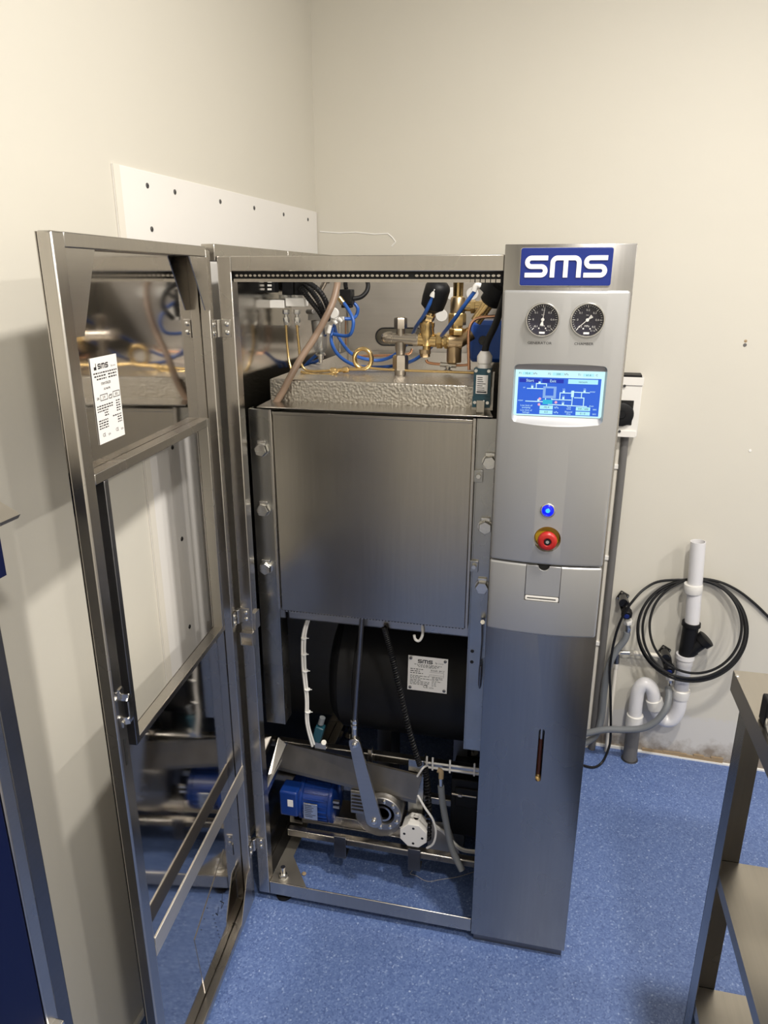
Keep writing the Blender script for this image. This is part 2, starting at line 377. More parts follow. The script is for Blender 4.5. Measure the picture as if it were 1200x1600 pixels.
# --- casing sheets
P('side_panel', MB().box((-.003, .031, .03), (.0005, .829, 1.649)), 'inner_steel')
bp = P('back_panel', MB().box((.0, .830, .03), (W, .833, 1.649)), 'brushed_sheet')
cuts = []
for q in ((706, 459), (738, 459), (690, 493)):
    c = at(*q, .83); cuts.append(obj('c', MB().cyl(c-V((0, .02, 0)), c+V((0, .02, 0)), .0165, 28), 'steel'))
a = at(600, 526, .83); b = at(652, 526, .83); pl = []
for k in range(13): an = math.pi/2+math.pi*k/12; pl.append(a+V((math.cos(an), 0, math.sin(an)))*.026)
for k in range(13): an = -math.pi/2+math.pi*k/12; pl.append(b+V((math.cos(an), 0, math.sin(an)))*.026)
cuts.append(obj('c', MB().prism([p-V((0, .02, 0)) for p in pl], (0, .04, 0)), 'steel'))
boolean(bp, cuts)
for q in ((706, 459), (738, 459), (690, 493)):
    c = at(*q, .83); obj('hole_plug', MB().lathe(c+V((0, .001, 0)), (0, -1, 0), [(0, .0162), (.002, .0185), (.004, .017)], 28), 'white_print', bp)
rim = obj('slot_gasket', MB().tube([p-V((0, .002, 0)) for p in pl], .0022, 8, True), 'black_rubber', bp)
# --- chamber with foil insulation, its sliding door and guide rails
ins = P('chamber_insulation', MB().box((.047, .135, .815), (.5235, .815, 1.389)), 'embossed_foil', bevel=.003)
pln = P('chamber_top_plate', MB().prism([V((.050, .045, 1.338)), V((.563, .045, 1.338)), V((.545, .150, 1.338)), V((.044, .150, 1.338))], (0, 0, .0028)), 'chamber_steel', bevel=.0008)
cd = P('chamber_door', MB().box((.0805, .058, .8475), (.522, .098, 1.329)), 'chamber_steel', bevel=.002)
obj('door_lip', MB().box((.0805, .054, 1.3225), (.522, .0585, 1.330)), 'chamber_steel', cd, bevel=.001)
obj('toothed_strip', MB().box((.085, .066, .8425), (.518, .09, .8473)), 'dark_gap', cd)
mb = MB()
x = .09
while x < .515: mb.box((x, .062, .8430), (x+.004, .0675, .8472)); x += .0075
tag(obj('strip_tooth_row', mb, 'steel', cd), None, None, kind='stuff')
for nm, x0, x1, flip in (('l', .022, .0735, 1), ('r', .529, .5725, -1)):
    mb = MB().box((x0, .064, .522), (x1, .068, 1.332))
    if flip > 0: mb.box((x1-.004, .0635, .522), (x1, .112, 1.332)).box((x0, .064, .522), (x0+.003, .09, 1.332))
    else: mb.box((x0, .0635, .522), (x0+.004, .112, 1.332))
    gr = P('guide_rail', mb, 'galvanised', bevel=.0008)
    obj('rail_edge_strip', MB().box((x1+.0005 if flip > 0 else x0-.0065, .050, .853), (x1+.0065 if flip > 0 else x0-.0005, .11, 1.334)), 'steel', gr, bevel=.0008)
    if flip > 0: gl = gr
    else: grr = gr
# hex bolts on the rails
bm_ = MB().cyl((0, 0, 0), (0, -.003, 0), .0165, 24).hexa((0, -.003, 0), (0, -.015, 0), .0152, (.2, 0, 1)).mat(1)
hb = mesh_of('hex_bolt', bm_, ['zinc', 'steel'])
for par, spots in ((gl, ((408, 703), (411, 797), (415, 888))), (grr, ((765, 723), (758, 824), (753, 918)))):
    for q in spots:
        c = at(*q, .056); o = bpy.data.objects.new('hex_bolt', hb); COL.objects.link(o); o.parent = par
        o.location = (c.x, .0638, c.z); o.rotation_euler = (0, random.uniform(-.4, .4), 0)
        t_ = obj('lock_tab', MB().box((c.x-.010, .058, c.z+.0125), (c.x+.010, .0638, c.z+.0205)), 'zinc', par, bevel=.001)
for q in ((748, 743), (741, 884)):
    c = at(*q, .06)
    k = obj('clip_plate', MB().box((c.x-.011, .058, c.z-.0145), (c.x+.009, .0638, c.z+.012)), 'galvanised', grr, bevel=.0008)
    obj('clip_bolt', MB().hexa((c.x, .058, c.z), (c.x, .050, c.z), .0058), 'zinc', grr)
for zz in (.79, .762):
    c = V((.5405, .0645, zz)); obj('rail_hole_plug', MB().cyl(c, c-V((0, .0012, 0)), .0042, 16), 'dark_gap', grr)
lk = P('latch_chain', MB().tube(catmull([at(753, 972, .05), at(753, 1000, .048), at(750, 1040, .048)], 6), .0016, 8), 'dark_steel')
obj('latch_pin', MB().lathe(at(751, 1040, .047), (0, 0, -1), [(0, .003), (.01, .004), (.05, .004), (.06, .0015)], 12), 'dark_steel', lk)
obj('latch_screw', MB().hexa(at(754, 972, .056), at(754, 972, .044), .006), 'zinc', lk)
# front beam under the chamber door
P('front_beam', MB().box((.078, .112, .799), (.5285, .122, .843)).box((.078, .112, .799), (.5285, .14, .803)), 'steel', bevel=.001)
# --- limit switch on the top plate
sw = P('limit_switch', MB().box((.5175, .078, 1.352), (.5525, .108, 1.432)).box((.5165, .0765, 1.352), (.5535, .0775, 1.375)), 'teal', bevel=.003)
O = at(762, 590, .076); sw_c = V((.535, .0775, 1.40))
obj('rating_label', MB().rect(sw_c+V((0, -.0012, 0)), V((1, 0, 0)), V((0, 0, 1)), -.012, -.019, .012, .019, V((0, -1, 0)), .0006).mat(1), ['label_paper', 'ink'], sw)
mb = MB()
for k in range(7): mb.rect(sw_c+V((0, -.0021, .014-k*.0042)), V((1, 0, 0)), V((0, 0, 1)), -.0095, -.0007, random.uniform(0, .0095), .0007, V((0, -1, 0)), .0002)
mb.rect(sw_c+V((0, -.0021, -.0155)), V((1, 0, 0)), V((0, 0, 1)), -.010, -.0015, .010, .0015, V((0, -1, 0)), .0002)
obj('label_print', mb, 'ink', sw)
for dx, dz in ((-.013, .0275), (.013, .0275), (-.013, -.0375), (0, -.039), (.013, -.0375)):
    obj('screw', MB().cyl(sw_c+V((dx, .001, dz)), sw_c+V((dx, -.0025, dz)), .0034, 12), 'zinc', sw)
obj('cable_gland', MB().lathe((.537, .093, 1.432), (0, 0, 1), [(0, .014), (.007, .014), (.0075, .0125), (.010, .0125), (.0105, .0155), (.024, .0155), (.031, .011), (.034, .009)], 16), 'white_plastic', sw)
obj('plunger', MB().cyl((.535, .093, 1.352), (.535, .093, 1.341), .004, 12), 'zinc', sw)
obj('strike_bracket', MB().box((.526, .07, 1.3415), (.543, .074, 1.368)).box((.526, .07, 1.3410), (.543, .09, 1.3440)), 'chamber_steel', sw, bevel=.0008)
obj('switch_cable', MB().tube(catmull([V((.537, .093, 1.464)), V((.541, .093, 1.485)), V((.556, .096, 1.520)), V((.566, .12, 1.56)), V((.569, .2, 1.59))], 8), .0072, 12), 'black_rubber', sw)
obj('mounting_bracket', MB().box((.5535, .112, 1.341), (.557, .13, 1.42)).box((.512, .110, 1.341), (.557, .1125, 1.39)), 'steel', sw)

# --- service door, standing open about a right angle
DA = math.radians(85.5); DU = V((math.cos(DA), -math.sin(DA), 0)); DN = V((math.sin(DA), math.cos(DA), 0)); DZ = V((0, 0, 1)); DP = V((-.005, -.015, 0))
def dpt(u, z, off=0.0): return DP+DU*u+DN*off+DZ*z
def dbox(mb, u0, u1, z0, z1, o0, o1): return mb.obox(dpt((u0+u1)/2, (z0+z1)/2, (o0+o1)/2), DU, DN, DZ, (u1-u0)/2, (o1-o0)/2, (z1-z0)/2)
DW, DZ0, DZ1 = .546, .020, 1.667
WU0, WU1, WZ0, WZ1 = .083, .483, .872, 1.322
mb = MB()
for (u0, u1, z0, z1) in ((0.002, DW-.001, WZ1, DZ1-.001), (0.002, DW-.001, DZ0+.001, WZ0), (0.002, WU0, WZ0, WZ1), (WU1, DW-.001, WZ0, WZ1)):
    dbox(mb, u0, u1, z0, z1, -.0235, -.022)
SD = P('service_door', mb, 'mirror_steel', smooth=0)
D = lambda name, mb, m, **k: obj(name, mb, m, SD, **k)
D('door_stile', dbox(MB(), DW-.030, DW, DZ0, DZ1, -.0218, .0), 'steel_tube', bevel=.003)
D('door_stile', dbox(MB(), .0, .022, DZ0, DZ1-.006, -.0218, -.001), 'steel_tube', bevel=.002)
D('door_rail', dbox(MB(), .022, DW-.030, DZ1-.020, DZ1, -.0218, -.001), 'steel_tube', bevel=.002)
D('door_rail', dbox(MB(), .022, DW-.030, DZ0, DZ0+.020, -.0218, -.001), 'steel_tube', bevel=.002)
D('door_crossbar', dbox(dbox(MB(), .022, DW-.030, .416, .4425, -.0025, .0), .022, DW-.030, .4425, .460, -.0035, .001), 'pale_steel', bevel=.0008)
D('window_frame_bar', dbox(MB(), WU0-.002, WU1+.034, WZ1, WZ1+.016, -.0215, .0), 'steel_tube', bevel=.001)
D('window_frame_bar', dbox(MB(), WU0-.002, WU1+.002, WZ0-.012, WZ0, -.0215, .0), 'steel_tube', bevel=.001)
D('window_frame_bar', dbox(MB(), WU0-.010, WU0, WZ0-.012, WZ1+.016, -.0215, .0005), 'steel_tube', bevel=.001)
D('window_frame_bar', dbox(MB(), WU1, WU1+.012, WZ0-.012, WZ1+.0, -.0215, .0005), 'dark_steel', bevel=.001)
def gus(u, z, du, dz, off, th=.002):
    return MB().prism([dpt(u, z, off), dpt(u+du, z, off), dpt(u+du*.28, z+dz, off), dpt(u, z+dz, off)], DN*th)
D('corner_gusset', gus(DW-.030, DZ1-.020, -.075, -.115, -.0035), 'steel')
D('corner_gusset', gus(.022, DZ1-.020, .085, -.10, -.0025), 'steel')
D('corner_gusset', gus(.022, DZ0+.020, .085, .10, -.0025), 'steel')
D('corner_gusset', gus(DW-.030, DZ0+.020, -.075, .115, -.0125), 'steel')
# patch sheet at the foot of the door
patch = D('patch_sheet', MB().prism([dpt(.16, .045, -.0218), dpt(.30, .045, -.0218), dpt(.325, .235, -.0218), dpt(.13, .30, -.0218)], DN*.0012), 'mirror_steel')
mb = MB()
for k in range(7): p = dpt(.20+.004*k, .10+.016*k, -.0199); mb.lathe(p, DN, [(0, .0015), (.0006, .001)], 6)
for k in range(6): p = dpt(.29-.02*k, .225+.010*k, -.0199); mb.lathe(p, DN, [(0, .0015), (.0006, .001)], 6)
mb.stroke([(.16, .20), (.175, .165), (.16, .165), (.178, .19)], .002, DP+DN*-.0199, DU, DZ).stroke([(.19, .185), (.2, .17), (.208, .185)], .002, DP+DN*-.0199, DU, DZ)
tag(D('pen_mark', mb, 'ink'), None, None, kind='stuff')
# latch clip on the outer stile
mb = MB(); cz = .950
L_ = [(DW-.022, cz+.038, .001), (DW-.022, cz+.022, .001), (DW-.024, cz+.021, .010), (DW-.029, cz+.016, .010), (DW-.029, cz-.018, .010), (DW-.024, cz-.021, .008), (DW-.022, cz-.022, .001), (DW-.022, cz-.030, .001)]
pts = [dpt(*q) for q in L_]
for i in range(len(pts)-1):
    d = (pts[i+1]-pts[i]); n = d.normalized(); sd = DU if abs(n.dot(DU)) < .6 else DN
    side = n.cross(DN if abs(n.dot(DN)) < .9 else DU).normalized(); nn = n.cross(side)
    mb.obox((pts[i]+pts[i+1])/2, n, side, nn, d.length/2+.0008, .006, .0012)
D('latch_clip', mb, 'zinc')
D('latch_slot', dbox(MB(), DW-.017, DW-.012, cz-.10, cz-.05, -.001, .0006), 'dark_gap')
# type label on the door
c00 = onplane(139, 561, dpt(0, 0, -.0218), DN); c10 = onplane(180, 552, dpt(0, 0, -.0218), DN); c01 = onplane(154, 696, dpt(0, 0, -.0218), DN)
lu0 = (c00-DP).dot(DU); lu1 = (c10-DP).dot(DU); lz1 = .5*(c00.z+c10.z); lz0 = c01.z
lw = abs(lu0-lu1); lh = lz1-lz0
LO = dpt((lu0+lu1)/2, (lz0+lz1)/2, -.0218+.0006); LX = -DU
def logo(mb, O, X, Y, Hh, N_=None, th=0.0, ws=.19):
    # the three rounded letters of the maker's mark, height Hh, centred on O
    k = Hh; w_ = ws*Hh; a = w_/2; r = .22*Hh
    def arc(cx, cy, rr, a0, a1, n=6): return [(cx+rr*math.cos(math.radians(a0+(a1-a0)*i/n)), cy+rr*math.sin(math.radians(a0+(a1-a0)*i/n))) for i in range(n+1)]
    Ws = 1.0*Hh; half = (k-w_)/2; rr = half/2
    def sshape(x0):
        y0 = -k/2+a; ym = 0; y1 = k/2-a; xl = x0+a*.6; xr = x0+Ws-a*.6
        return [(xr+.1*k, y1), (xl+rr+a, y1)]+arc(xl+rr, (y1+ym)/2, (y1-ym)/2, 90, 270, 10)+[(xr-rr, ym)]+arc(xr-rr, (ym+y0)/2, (ym-y0)/2, 90, -90, 10)+[(xl-.1*k, y0)]
    gap = .16*Hh; Wm = 1.45*Hh; tot = Ws*2+Wm+gap*2; x = -tot/2
    mb.stroke(sshape(x), w_, O, X, Y, N_, th)
    x += Ws+gap; y0 = -k/2; y1 = k/2-a
    mb.stroke([(x+a, y0), (x+a, y1-r)]+arc(x+a+r, y1-r, r, 180, 90)+arc(x+Wm-a-r, y1-r, r, 90, 0)+[(x+Wm-a, y0)], w_, O, X, Y, N_, th)
    mb.stroke([(x+Wm/2, y0), (x+Wm/2, y1-a)], w_, O, X, Y, N_, th)
    x += Wm+gap
    mb.stroke(sshape(x), w_, O, X, Y, N_, th)
    return mb
mb = MB(); mb.rect(LO, LX, DZ, -lw/2, -lh/2, lw/2, lh/2, DN, .0005)
mb.mat(1); PO = LO+DN*.0008
q = lambda fx, fy: PO+LX*(fx*lw)+DZ*(fy*lh)
mb.rect(PO, LX, DZ, -.40*lw, .36*lh, -.31*lw, .395*lh); mb.rect(PO, LX, DZ, -.335*lw, .36*lh, -.315*lw, .435*lh)
logo(mb, q(-.06, .395), LX, DZ, lh*.062, ws=.24)
mb.text('Sp. z o.o.', q(.33, .375), LX, DZ, lh*.03)
def scribble(yy, x0, x1, h=.008):
    x = x0
    while x < x1:
        wd = random.uniform(.03, .09); mb.rect(PO, LX, DZ, x*lw, (yy-h)*lh, min(x+wd, x1)*lw, (yy+h)*lh); x += wd+.025
scribble(.32, -.44, .45); scribble(.285, -.42, .0); scribble(.285, .1, .42); scribble(.25, -.34, .02); scribble(.25, .1, .42)
mb.text('STEAM STERILIZER', q(-.02, .19), LX, DZ, lh*.044, sx=.62); mb.text('AS 446 MA', q(0, .125), LX, DZ, lh*.04, sx=.8)
mb.text('SN', q(-.38, .03), LX, DZ, lh*.045); mb.text('219', q(-.16, .03), LX, DZ, lh*.042); mb.text('2022', q(.33, .03), LX, DZ, lh*.042, sx=.8)
for (x0, x1) in ((-.29, -.02), (.2, .46)):
    mb.stroke([(x0*lw, .0), (x1*lw, 0), (x1*lw, .065*lh), (x0*lw, .065*lh), (x0*lw, 0)], lw*.012, PO, LX, DZ)
mb.stroke([(.04*lw, 0), (.04*lw, .03*lh), (.08*lw, .045*lh), (.08*lw, .03*lh), (.14*lw, .045*lh), (.14*lw, 0), (.04*lw, 0)], lw*.014, PO, LX, DZ)
for k, yy in enumerate((-.06, -.09, -.12, -.15, -.18, -.23, -.26, -.29, -.32)):
    scribble(yy, (-.45 if k in (0, 1, 2) or k > 4 else -.2), (.15 if k < 2 else (-.05 if k < 5 else -.1)), .007); scribble(yy+.01, .28 if k != 5 else .1, .44, .007)
for xx, yy in ((-.24, -.405), (.28, -.40)):
    mb.text('C\u20ac'.replace('\u20ac', 'E'), q(xx-.07, yy), LX, DZ, lh*.06, sx=.9); mb.text('2274', q(xx+.13, yy-.012), LX, DZ, lh*.032, sx=.9)
obj('type_label', mb, ['label_paper', 'ink'], SD, smooth=0)
# hinges between door and post
for (px, py) in ((349, 513), (385, 962), (406, 1318)):
    c = at(px+3, py, -.001); zc = c.z
    hg = P('hinge', MB().box((-.006, -.0025, zc-.0175), (.022, -.0004, zc+.0175)).mat(1).cyl((-.003, -.0085, zc-.0175), (-.003, -.0085, zc+.0175), .0055, 14), ['steel', 'steel_tube'], bevel=.0006)
    obj('hinge_leaf', dbox(MB(), .003, .0215, zc-.0175, zc+.0175, .0005, .0025), 'steel', hg)
    for dz in (-.0085, .0085):
        obj('hinge_screw', MB().lathe((.0145, -.0026, zc+dz), (0, -1, 0), [(0, .0052), (.002, .0048), (.0034, .0025)], 12), 'zinc', hg)
        obj('hinge_screw', MB().lathe(dpt(.0135, zc+dz, .0026), DN, [(0, .0052), (.002, .0048), (.0034, .0025)], 12), 'zinc', hg)
# short open square tube fixed on the post
c = at(396, 1000, -.014); x0, x1, z0, z1 = .003, .034, c.z-.0165, c.z+.0165
mb = MB()
for a_, b_ in (((x0, z0), (x1, z0+.002)), ((x0, z1-.002), (x1, z1)), ((x0, z0+.002), (x0+.002, z1-.002)), ((x1-.002, z0+.002), (x1, z1-.002))):
    mb.box((a_[0], -.016, a_[1]), (b_[0], -.0002, b_[1]))
P('catch_tube', mb, 'steel', smooth=0)
obj('catch_bracket', MB().box((.026, .002, z1), (.036, .028, z1+.045)), 'steel', fr, bevel=.0008)

# --- control column on the right
CX0, CX1, CY0 = W, .804, -.008
hs = P('column_housing', MB().box((CX0, CY0, .029), (CX1, .833, 1.667)), 'column_steel', bevel=.0012)
a = V((.7083, 0, .655)); pl = []
for k in range(9): an = math.pi*k/8; pl.append(V((.7083+math.cos(an)*.0065, -.05, .6485+math.sin(an)*.0065)))
for k in range(9): an = math.pi+math.pi*k/8; pl.append(V((.7083+math.cos(an)*.0065, -.05, .5215+math.sin(an)*.0065)))
boolean(hs, [obj('c', MB().prism(pl, (0, .085, 0)), 'steel')])
P('column_plinth', MB().box((.580, .004, 0), (.798, .82, .0288)), 'dark_steel')
sg = P('sight_glass', MB().cyl((.7083, .010, .515), (.7083, .010, .62), .0052, 14), 'brown_liquid')
obj('sight_fitting', MB().cyl((.7083, .010, .62), (.7083, .010, .657), .0058, 12), 'zinc', sg)
obj('sight_fitting', MB().lathe((.7083, .008, .515), (0, 0, 1), [(0, .005), (.006, .006), (.010, .0045)], 12), 'brass', sg)
# blue name sign
X3, Z3, NF = V((1, 0, 0)), V((0, 0, 1)), V((0, -1, 0))
def rrect(x0, z0, x1, z1, r, y, n=5):
    out = []
    for cx, cz_, a0 in ((x1-r, z1-r, 0), (x0+r, z1-r, 90), (x0+r, z0+r, 180), (x1-r, z0+r, 270)):
        for i in range(n+1): an = math.radians(a0+90*i/n); out.append(V((cx+r*math.cos(an), y, cz_+r*math.sin(an))))
    return out
sgn = P('name_sign', MB().prism(rrect(.6035, 1.5955, .7645, 1.6605, .004, -.0135), (0, .0053, 0)), 'sign_blue', bevel=.001)
obj('sign_edge', MB().prism(rrect(.6028, 1.5948, .7652, 1.6612, .0045, -.0105), (0, .0023, 0)), 'zinc', sgn)
obj('sign_letters', logo(MB(), V((.684, -.0136, 1.6285)), X3, Z3, .0375, NF, .0012, .215), 'sign_white', sgn)
# silver fascia, bowed forward
FX0, FX1, FZT, FZS, FZB = .5755, .800, 1.5875, 1.0555, .8975; FXC = (FX0+FX1)/2
def fy(x): s_ = (x-FXC)/((FX1-FX0)/2); return -.021-.012*(1-s_*s_)
def fascia(name, z0, z1):
    prof = [V((FX0, -.0085, z0))]+[V((FX0+(FX1-FX0)*i/24, fy(FX0+(FX1-FX0)*i/24), z0)) for i in range(25)]+[V((FX1, -.0085, z0))]
    o = P(name, MB().prism(prof, (0, 0, z1-z0)), 'silver_paint')
    b = o.modifiers.new('b', 'BEVEL'); b.width = .005; b.segments = 4; b.limit_method = 'ANGLE'; b.angle_limit = math.radians(40); return o
fa = fascia('control_fascia', FZS+.0012, FZT)
def scr_poly(x0, x1, z0, z1, y, arch):
    out = []; r = .008
    for cx, cz_, a0 in ((x1-r, z1-r, 0), (x0+r, z1-r, 90), (x0+r, z0+r, 180), (x1-r, z0+r, 270)):
        for i in range(6):
            an = math.radians(a0+90*i/5); out.append([cx+r*math.cos(an), cz_+r*math.sin(an)])
        if a0 == 0: out += [[x1-r+(x0-x1+2*r)*i/12, z1] for i in range(1, 12)]
    xm = (x0+x1)/2; hw = (x1-x0)/2
    return [V((p[0], y, p[1]+(arch*(1-((p[0]-xm)/hw)**2) if p[1] > (z0+z1)/2 else -arch*(1-((p[0]-xm)/hw)**2)))) for p in out]
sx0, sx1, sz0, sz1 = .6035, .7725, 1.352, 1.4525
cutA = MB().loft(scr_poly(sx0+.002, sx1-.002, sz0+.004, sz1, -.0155, .003), scr_poly(sx0-.004, sx1+.004, sz0-.022, sz1+.004, -.045, .003))
cuts = [obj('c', cutA, 'silver_dark')]
GA = (V((.650, -.0275, 1.5362)), V((.7292, -.0275, 1.5366)))
for g in GA: cuts.append(obj('c', MB().cyl((g.x, -.017, g.z), (g.x, -.06, g.z), .0305, 40), 'silver_dark'))
ES = V((.6877, -.03, 1.1119)); LB = V((.6847, -.031, 1.1724))
cuts.append(obj('c', MB().lathe((ES.x, -.015, ES.z), (0, -1, 0), [(0, .024), (.012, .0255), (.04, .031)], 40), 'silver_dark'))
cuts.append(obj('c', MB().cyl((LB.x, -.020, LB.z), (LB.x, -.06, LB.z), .0148, 32), 'silver_dark'))
boolean(fa, cuts)
# screen
scr = P('touch_screen', MB().rect(V((0, -.0155, 0)), X3, Z3, sx0+.0025, sz0+.0045, sx1-.0025, sz1-.009, NF, .001), 'scr_white', smooth=0)
sX0, sX1, sZ0, sZ1 = sx0+.0025, sx1-.0025, sz0+.0045, sz1-.009; sw_, sh_ = sX1-sX0, sZ1-sZ0
SO = V((sX0, -.0166, sZ0)); s2 = lambda fx, fy_: SO+X3*(fx*sw_)+Z3*((1-fy_)*sh_)
def srect(mb, a0, b0, a1, b1, lift=0.0): mb.rect(SO+NF*lift, X3, Z3, a0*sw_, (1-b1)*sh_, a1*sw_, (1-b0)*sh_)
mb = MB(); srect(mb, .035, .155, .965, .965, .0001)
mb.mat(1)
srect(mb, .05, .185, .28, .27, .0002); srect(mb, .31, .185, .55, .27, .0002)
mb.mat(2)
for r_ in ((.60, .175, .93, .275), (.30, .76, .45, .845), (.30, .865, .45, .95), (.71, .77, .87, .85), (.71, .87, .87, .95)): srect(mb, *r_, .0003)
for r_ in ((.08, .045, .20, .105), (.42, .045, .55, .105), (.76, .05, .88, .11)): srect(mb, *r_, .0003)
mb.mat(3); srect(mb, .325, .345, .475, .60, .0003); mb.mat(0); srect(mb, .355, .385, .445, .545, .0005)
mb.mat(4); srect(mb, .33, .635, .44, .735, .0004)
mb.mat(5)
def pipe(*pp): mb.stroke([(p[0]*sw_, (1-p[1])*sh_) for p in pp], .0016, SO+NF*.0004, X3, Z3)
pipe((.14, .40), (.325, .40)); pipe((.245, .40), (.245, .29), (.36, .29), (.36, .345)); pipe((.13, .68), (.33, .68)); pipe((.36, .60), (.36, .64))
pipe((.43, .60), (.43, .625), (.65, .625)); pipe((.52, .62), (.52, .475), (.65, .475)); pipe((.39, .735), (.83, .755)); pipe((.66, .43), (.66, .755)); pipe((.64, .45), (.85, .455)); pipe((.76, .455), (.76, .57)); pipe((.68, .57), (.79, .57), (.79, .755))
for a_, b_ in ((.20, .37), (.28, .27), (.56, .45), (.56, .59), (.56, .72), (.79, .43), (.28, .65)): srect(mb, a_-.012, b_-.025, a_+.012, b_+.02, .0005)
srect(mb, .645, .42, .675, .56, .0005)
tx = lambda s_, fx, fy_, sz, m: (mb.mat(m), mb.text(s_, s2(fx, fy_)+NF*.0007, X3, Z3, sz))
tx('Start', .17, .228, .0075, 5); tx('Exit', .43, .228, .0075, 5)
for s_, fx, fy_ in (('Low limit of', .145, .775), ('pumping', .145, .82), ('Low limit of', .145, .88), ('leakage', .145, .925), ('Test', .63, .78), ('time', .63, .82), ('Elapsed', .63, .885), ('time', .63, .93)): tx(s_, fx, fy_, .0046, 5)
for s_, fx, fy_ in (('kPa', .49, .80), ('kPa', .49, .905), ('sec', .92, .81), ('sec', .92, .91)): tx(s_, fx, fy_, .0056, 5)
for s_, fx, fy_ in (('V1', .20, .335), ('V2', .56, .40), ('V3', .56, .55), ('V4', .56, .68), ('V5', .79, .385), ('water', .88, .43), ('drain', .88, .74), ('air', .11, .38), ('water', .075, .665)): tx(s_, fx, fy_, .0042, 5)
for s_, fx, fy_ in (('P1', .055, .075), ('93.4', .14, .077), ('kPa', .225, .075), ('P2', .385, .075), ('200', .485, .077), ('kPa', .575, .075), ('T1', .72, .08), ('61.6', .82, .082), ('C', .91, .08), ('vacuum', .765, .228), ('-93.4', .375, .803), ('0.0', .375, .907), ('300 / 600', .79, .811), ('0 / 0', .79, .911)): tx(s_, fx, fy_, .0052, 6)
mb.mat(7)
for a_, b_ in ((.295, .62), (.29, .745), (.48, .685)): mb.lathe(s2(a_, b_)+NF*.0004, NF, [(0, .0026), (.0003, .0024)], 10)
obj('screen_content', mb, ['scr_blue', 'scr_dark', 'scr_box', 'scr_lilac', 'scr_cyan', 'scr_white', 'scr_ink', 'scr_pink'], scr, smooth=0, fix=False)
obj('screen_shade', MB().rect(V((0, -.0155, 0)), X3, Z3, sx0+.002, sz1-.0088, sx1-.002, sz1+.001, NF, .0008), 'silver_dark', scr, smooth=0)
# pressure gauges
for g, ang, lab in ((GA[0], 83, 'GENERATOR'), (GA[1], 222, 'CHAMBER')):
    gy = -.0172
    pg = P('pressure_gauge', MB().lathe((g.x, gy, g.z), NF, [(0, .0303), (.0185, .0303), (.0195, .0295), (.0195, .0283), (.006, .0275), (.006, .0272)], 48), 'zinc')
    pg['label'] = 'round dark dial marked '+lab.lower()
    dO = V((g.x, gy-.0065, g.z))
    mb = MB().lathe(dO, NF, [(0, .0274), (.0006, .0274)], 48); mb.mat(1); tO = dO+NF*.0012
    for k in range(31):
        an = math.radians(225-270*k/30); r0 = .0215 if k % 5 == 0 else .0238; c_, s_ = math.cos(an), math.sin(an)
        mb.stroke([(c_*r0, s_*r0), (c_*.0262, s_*.0262)], .0011 if k % 5 == 0 else .0006, tO, X3, Z3)
    for k, t_ in enumerate(('-0.1', '0', '0.1', '0.2', '0.3', '0.4', '0.5')):
        an = math.radians(225-270*k/6); mb.text(t_, tO+X3*math.cos(an)*.0172+Z3*math.sin(an)*.0172, X3, Z3, .0052)
    mb.text('MPa', tO+Z3*-.011, X3, Z3, .0052); mb.text('kl. 1.6', tO+Z3*-.019+X3*.011, X3, Z3, .0034); mb.text('bar', tO+Z3*.0085, X3, Z3, .0038)
    mb.rect(tO, X3, Z3, -.005, -.0252, .005, -.0218)
    for sx_ in (-.006, .006): mb.lathe(tO+X3*sx_+Z3*-.0155, NF, [(0, .0014), (.0002, .0013)], 8)
    obj('dial_face', mb, ['dial', 'white_print'], pg, smooth=0, fix=False)
    an = math.radians(ang); dv = X3*math.cos(an)+Z3*math.sin(an); pv = NF.cross(dv); nO = dO+NF*.003
    mb = MB().prism([nO-dv*.003+pv*.0007, nO+dv*.0225+pv*.0003, nO+dv*.0225-pv*.0003, nO-dv*.003-pv*.0007], NF*.0005)
    mb.prism([nO-dv*.002+pv*.0009, nO-dv*.002-pv*.0009, nO-dv*.0105-pv*.0033, nO-dv*.0105+pv*.0033], NF*.0005).lathe(nO, NF, [(0, .003), (.0012, .0026)], 16)
    obj('gauge_needle', mb, 'white_print', pg)
    obj('gauge_glass', MB().lathe((g.x, gy-.0165, g.z), NF, [(0, .0284), (.0008, .0284)], 40), 'glass', pg)
    cm = MB().text(lab, V((g.x-.003, 0, 1.4945)), X3, Z3, .0066, sx=1.15)
    for v_ in cm.v: v_.y = fy(v_.x)-.0005
    obj('gauge_caption', cm, 'ink', pg, smooth=0, fix=False)
# blue lamp and emergency stop
lb = P('blue_push_button', MB().lathe((LB.x, -.0202, LB.z), NF, [(0, .0146), (.014, .0146), (.0146, .0138), (.0146, .0122), (.011, .0118)], 32), 'zinc')
obj('button_lens', MB().lathe((LB.x, -.029, LB.z), NF, [(0, .0118), (.004, .0115), (.0058, .009), (.0064, .006), (.0065, .005)], 28), 'led_blue', lb)
obj('lens_centre', MB().lathe((LB.x, -.0352, LB.z), NF, [(0, .0048), (.0006, .0042)], 20), 'led_core', lb)
es = P('emergency_stop', MB().lathe((ES.x, -.0152, ES.z), NF, [(0, .0238), (.003, .0238), (.0035, .0225)], 40), 'yellow')
obj('collar', MB().lathe((ES.x, -.0187, ES.z), NF, [(0, .0125), (.014, .0120)], 28), 'black_plastic', es)
obj('mushroom_head', MB().lathe((ES.x+.0005, -.0325, ES.z), NF, [(0, .0135), (.002, .0178), (.007, .019), (.014, .0186), (.0165, .017), (.018, .014), (.0178, .0085), (.016, .0072)], 36), 'red', es)
obj('key_lock', MB().lathe((ES.x+.0005, -.0485, ES.z), NF, [(0, .0068), (.0012, .0066), (.0012, .0045), (.0004, .0042)], 24), 'black_plastic', es)
